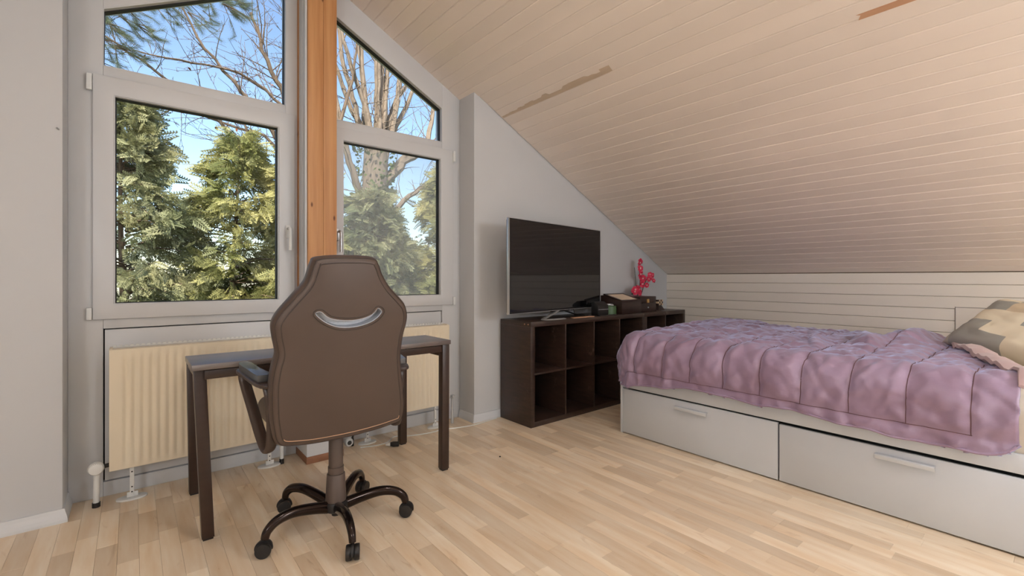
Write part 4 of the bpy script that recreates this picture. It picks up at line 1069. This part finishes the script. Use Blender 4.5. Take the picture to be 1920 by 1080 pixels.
def branches(mb, p, d, L_, r, depth, rr_, up_=.25, leaves=None, wig=.16, side=5, spread=.75):
    """one wavy branch with side twigs"""
    n = max(4, int(L_ / .16)); P = [Vector(p)]; dd = Vector(d).normalized()
    for i in range(n):
        dd = (dd + Vector((rr_.gauss(0, wig), rr_.gauss(0, wig), rr_.gauss(0, wig) + up_ * .12))).normalized(); P.append(P[-1] + dd * L_ / n)
    mb.tube(P, [max(.0022, r * (1 - .8 * i / n)) for i in range(n + 1)], 6 if r > .02 else 4)
    if depth > 0:
        k_ = max(2, int(L_ * side))
        for i in range(k_):
            t = .18 + .8 * rr_.random(); q = P[min(n, int(t * n))]; td = (P[min(n, int(t * n) + 1)] - P[max(0, int(t * n) - 1)]).normalized()
            sv = Vector((rr_.gauss(0, 1), rr_.gauss(0, 1), rr_.gauss(.25, .8))).normalized()
            branches(mb, q, td * (1 - spread * .5) + sv * spread, L_ * rr_.uniform(.22, .5) * (1.1 - t * .5), max(.003, r * .45 * (1 - .5 * t)), depth - 1, rr_, up_, leaves, wig, side, spread)
    elif leaves is not None and rr_.random() < .05: leaves.append(P[-1].copy())
def bare_tree(name, loc, label, seed, trunk_pts, trunk_r, limbs, leafy=0, bark='bark'):
    rr_ = random.Random(seed); root = empty(name, (loc[0], loc[1], GZ), label, 'tree')
    MB().tube(smoothpoly(trunk_pts, 4, False), [trunk_r[0] + (trunk_r[1] - trunk_r[0]) * i / (4 * (len(trunk_pts) - 1)) for i in range(4 * (len(trunk_pts) - 1) + 1)], 12).build('trunk', M['bark'], root, smooth=True)
    leaves = []
    for (pts, r0, r1, dep, sd_) in limbs:
        mb = MB(); P = smoothpoly(pts, 5, False); n = len(P)
        P = [tuple(Vector(q) + Vector((rr_.gauss(0, .012), rr_.gauss(0, .012), rr_.gauss(0, .012)))) for q in P]
        mb.tube(P, [r0 + (r1 - r0) * i / (n - 1) for i in range(n)], 7)
        for k_ in range(int(sd_)):
            t = .15 + .85 * rr_.random(); i = min(n - 2, int(t * n)); td = (Vector(P[i + 1]) - Vector(P[i])).normalized()
            sv = Vector((rr_.gauss(0, 1), rr_.gauss(0, .8), rr_.gauss(.35, .8))).normalized()
            branches(mb, P[i], td * .6 + sv * .7, rr_.uniform(.35, 1.1), min(.010, max(.004, (r0 + (r1 - r0) * t) * .34)), dep, rr_, .3, leaves, .13, 4)
        mb.build('limb', M[bark], root, smooth=True)
    rr_.shuffle(leaves)
    for p_ in leaves[:leafy]:
        q = Vector((rr_.gauss(0, 1), rr_.gauss(0, 1), rr_.gauss(0, 1))).normalized(); s_ = rr_.uniform(.03, .05)
        lv = MB().add([(0, 0, 0), (.5, .5, .1), (1.1, .25, 0), (1.5, 0, .25), (1.1, -.3, .05), (.5, -.5, .15)], [(0, 1, 2, 3), (0, 3, 4, 5)])
        lv.xform(Matrix.Translation(p_) @ q.to_track_quat('X', 'Z').to_matrix().to_4x4() @ Matrix.Scale(s_, 4)).build('dead_leaf', M['dead'], root)
    return root
# pollarded tree behind the misted pane
rp_ = random.Random(21); tx, ty = 3.55, 8.4
lm = []
for i in range(17):
    a = rp_.uniform(-1.0, 1.0); h0 = rp_.uniform(2.9, 3.9); y_ = rp_.uniform(-.25, .35); sp = .14 + .32 * rp_.random()
    lm.append(([(tx + a * .16, ty + y_ * .4, h0), (tx + a * .42, ty + y_, h0 + .55), (tx + a * (.55 + sp), ty + y_ * 1.2, h0 + 1.6), (tx + a * (.6 + sp * 1.6) + rp_.uniform(-.1, .1), ty + y_ * 1.3, h0 + rp_.uniform(2.5, 3.6))], rp_.uniform(.045, .075), .022, 1, 7))
lm += [([(tx + .1, ty, 2.8), (tx + .55, ty - .1, 3.35), (tx + 1.0, ty - .1, 3.75), (tx + 1.25, ty, 4.6)], .09, .04, 1, 12),
       ([(tx + .2, ty, 3.0), (tx + .9, ty + .2, 3.75), (tx + 1.5, ty + .1, 3.6), (tx + 2.1, ty, 3.55)], .06, .02, 1, 14),
       ([(tx - .1, ty, 2.3), (tx - .5, ty - .2, 3.0), (tx - .75, ty - .2, 4.0), (tx - .95, ty - .1, 5.4)], .08, .03, 1, 10),
       ([(tx + .15, ty, 2.0), (tx + .6, ty - .2, 2.7), (tx + 1.2, ty - .3, 3.0), (tx + 1.9, ty - .3, 3.2)], .06, .02, 1, 14)]
bt = bare_tree('bare_tree', (tx, ty), 'thick pollarded bare tree with upright shoots behind the misted pane', 22, [(tx + .05, ty, GZ), (tx, ty, -1), (tx + .02, ty, 1.2), (tx, ty, 2.6), (tx + .02, ty, 3.5)], (.30, .22), lm, 0)
ri_ = np.random.RandomState(8); nI = 900
ivT, ivQ = np.array([(0, 0, 0), (.5, .4, 0), (1, 0, .1), (.5, -.4, 0)]), np.array([(0, 1, 2, 3)])
aI = ri_.uniform(0, 2 * PI, nI); zI = ri_.uniform(.5, 3.8, nI); rI = .27 + ri_.uniform(0, .12, nI)
PI_ = np.stack([tx + rI * np.cos(aI), ty + rI * np.sin(aI), zI], 1)
V, Q = instance(ivT, ivQ, PI_, ri_.normal(0, 1, (nI, 3)) + np.stack([np.cos(aI), np.sin(aI), 0 * aI], 1), ri_.normal(0, 1, (nI, 3)), ri_.uniform(.05, .10, nI))
np_mesh('ivy_leaves', V, Q, M['ivy'], bt)['kind'] = 'stuff'
# slender tree behind the post, branches reaching across the clear pane
tx, ty = 2.35, 8.0
lm = [([(tx, ty, 2.3), (1.95, 8, 3.75), (1.62, 7.9, 4.45), (1.38, 7.9, 5.1)], .055, .018, 2, 24),
      ([(tx, ty, 2.0), (1.85, 7.9, 3.1), (1.35, 7.8, 3.75), (.80, 7.8, 4.35), (.45, 7.8, 5.0)], .045, .010, 2, 28),
      ([(tx, ty, 1.7), (1.75, 7.8, 2.65), (1.25, 7.8, 3.05), (.75, 7.8, 3.55), (.1, 7.8, 3.95), (-.5, 7.8, 4.3)], .045, .008, 2, 30),
      ([(tx, ty, 2.5), (1.8, 7.8, 3.75), (1.2, 7.8, 4.1), (.5, 7.7, 4.05), (-.2, 7.7, 4.0)], .030, .006, 2, 26),
      ([(tx, ty, 1.6), (1.9, 7.8, 2.45), (1.5, 7.8, 2.75), (1.35, 7.8, 2.95), (1.3, 7.8, 3.5)], .035, .012, 2, 16),
      ([(tx, ty, 2.2), (1.7, 7.9, 3.2), (1.1, 7.9, 3.35), (.6, 7.9, 3.45), (.2, 7.9, 3.3)], .028, .006, 2, 24),
      ([(tx, ty, 2.8), (2.05, 7.9, 4.0), (1.92, 7.9, 4.9), (1.85, 7.9, 6.0)], .04, .008, 2, 24),
      ([(tx, ty, 2.9), (2.2, 8.0, 4.2), (2.05, 8.0, 5.2), (1.75, 8.0, 6.2)], .04, .008, 2, 16),
      ([(tx, ty, 2.4), (2.7, 8.1, 3.5), (3.0, 8.1, 4.6), (3.1, 8.1, 5.8)], .05, .012, 2, 8)]
bare_tree('bare_tree', (tx, ty), 'slender bare tree behind the post, twigs with a few brown leaves', 31, [(tx, ty, GZ), (tx - .03, ty, -.5), (tx + .03, ty, 1.6), (tx, ty, 3.0)], (.13, .075), lm, 26, 'bark2')
# pine whose branch tips hang in from the upper corner
px_, py_ = -2.2, 6.8
pr_ = empty('pine_tree', (px_, py_, GZ), 'pine with needled branch tips hanging into the top of the clear window', 'tree')
MB().tube([(px_, py_, GZ), (px_ + .05, py_, 2), (px_, py_, 7)], [.2, .15, .06], 10).build('trunk', M['bark2'], pr_, smooth=True)
ndl = []
for i in range(46):
    a = 2 * PI * (i * .381966); t = i / 46 * .075
    ndl.append((t, 0, t + .055 * .8, .0, a))
Vn = []; Qn = []
for (x0, _, x1, _, a) in ndl:
    L_ = .055; d = Vector((.72, .7 * math.cos(a), .7 * math.sin(a))); sdv = d.cross(Vector((1, 0, 0))).normalized() * .0011
    p0 = Vector((x0, 0, 0)); p1 = p0 + d * L_; b = len(Vn); Vn += [tuple(p0 + sdv), tuple(p0 - sdv), tuple(p1 - sdv * .4), tuple(p1 + sdv * .4)]; Qn.append((b, b + 1, b + 2, b + 3))
Vn = np.array(Vn); Qn = np.array(Qn)
rn = random.Random(9); NP = []; NX = []; tw = MB()
def pine_branch(p, tips):
    for tp in tips:
        P = smoothpoly([p, tuple((Vector(p) + Vector(tp)) / 2 + Vector((0, 0, .12))), tp], 6, False); tw.tube(P, [.018 - .0014 * i for i in range(len(P))][:len(P)], 5)
        for k_ in range(20):
            t = .45 + .55 * rn.random(); q = Vector(P[min(len(P) - 1, int(t * len(P)))]); d = (Vector(tp) - Vector(p)).normalized()
            d2 = (d + Vector((rn.gauss(0, .5), rn.gauss(0, .5), rn.gauss(-.15, .5)))).normalized(); L_ = rn.uniform(.10, .34); e = q + d2 * L_ + Vector((0, 0, -.05)); tw.tube([q, q.lerp(e, .5) + Vector((0, 0, .015)), e], [.006, .004, .003], 4)
            for f in (.45, .72, .97): NP.append(tuple(q.lerp(e, f))); NX.append(tuple(d2 + Vector((rn.gauss(0, .3), rn.gauss(0, .3), rn.gauss(0, .3)))))
pine_branch((px_, py_, 4.3), [(-.15, 6.6, 3.62), (.02, 6.6, 3.92), (-.28, 6.7, 3.45), (-.2, 6.6, 3.85), (-.1, 6.5, 4.05)])
pine_branch((px_, py_, 5.0), [(.50, 6.6, 4.22), (.66, 6.7, 4.34), (.86, 6.6, 4.45), (.3, 6.6, 4.15), (.95, 6.7, 4.6)])
tw.build('boughs', M['bark2'], pr_)
NPa = np.array(NP); V, Q = instance(Vn, Qn, NPa, np.array(NX), np.tile([[.1, .2, 1.]], (len(NPa), 1)), np.full(len(NPa), 1.15))
np_mesh('needles', V, Q, M['needle'], pr_)['kind'] = 'stuff'
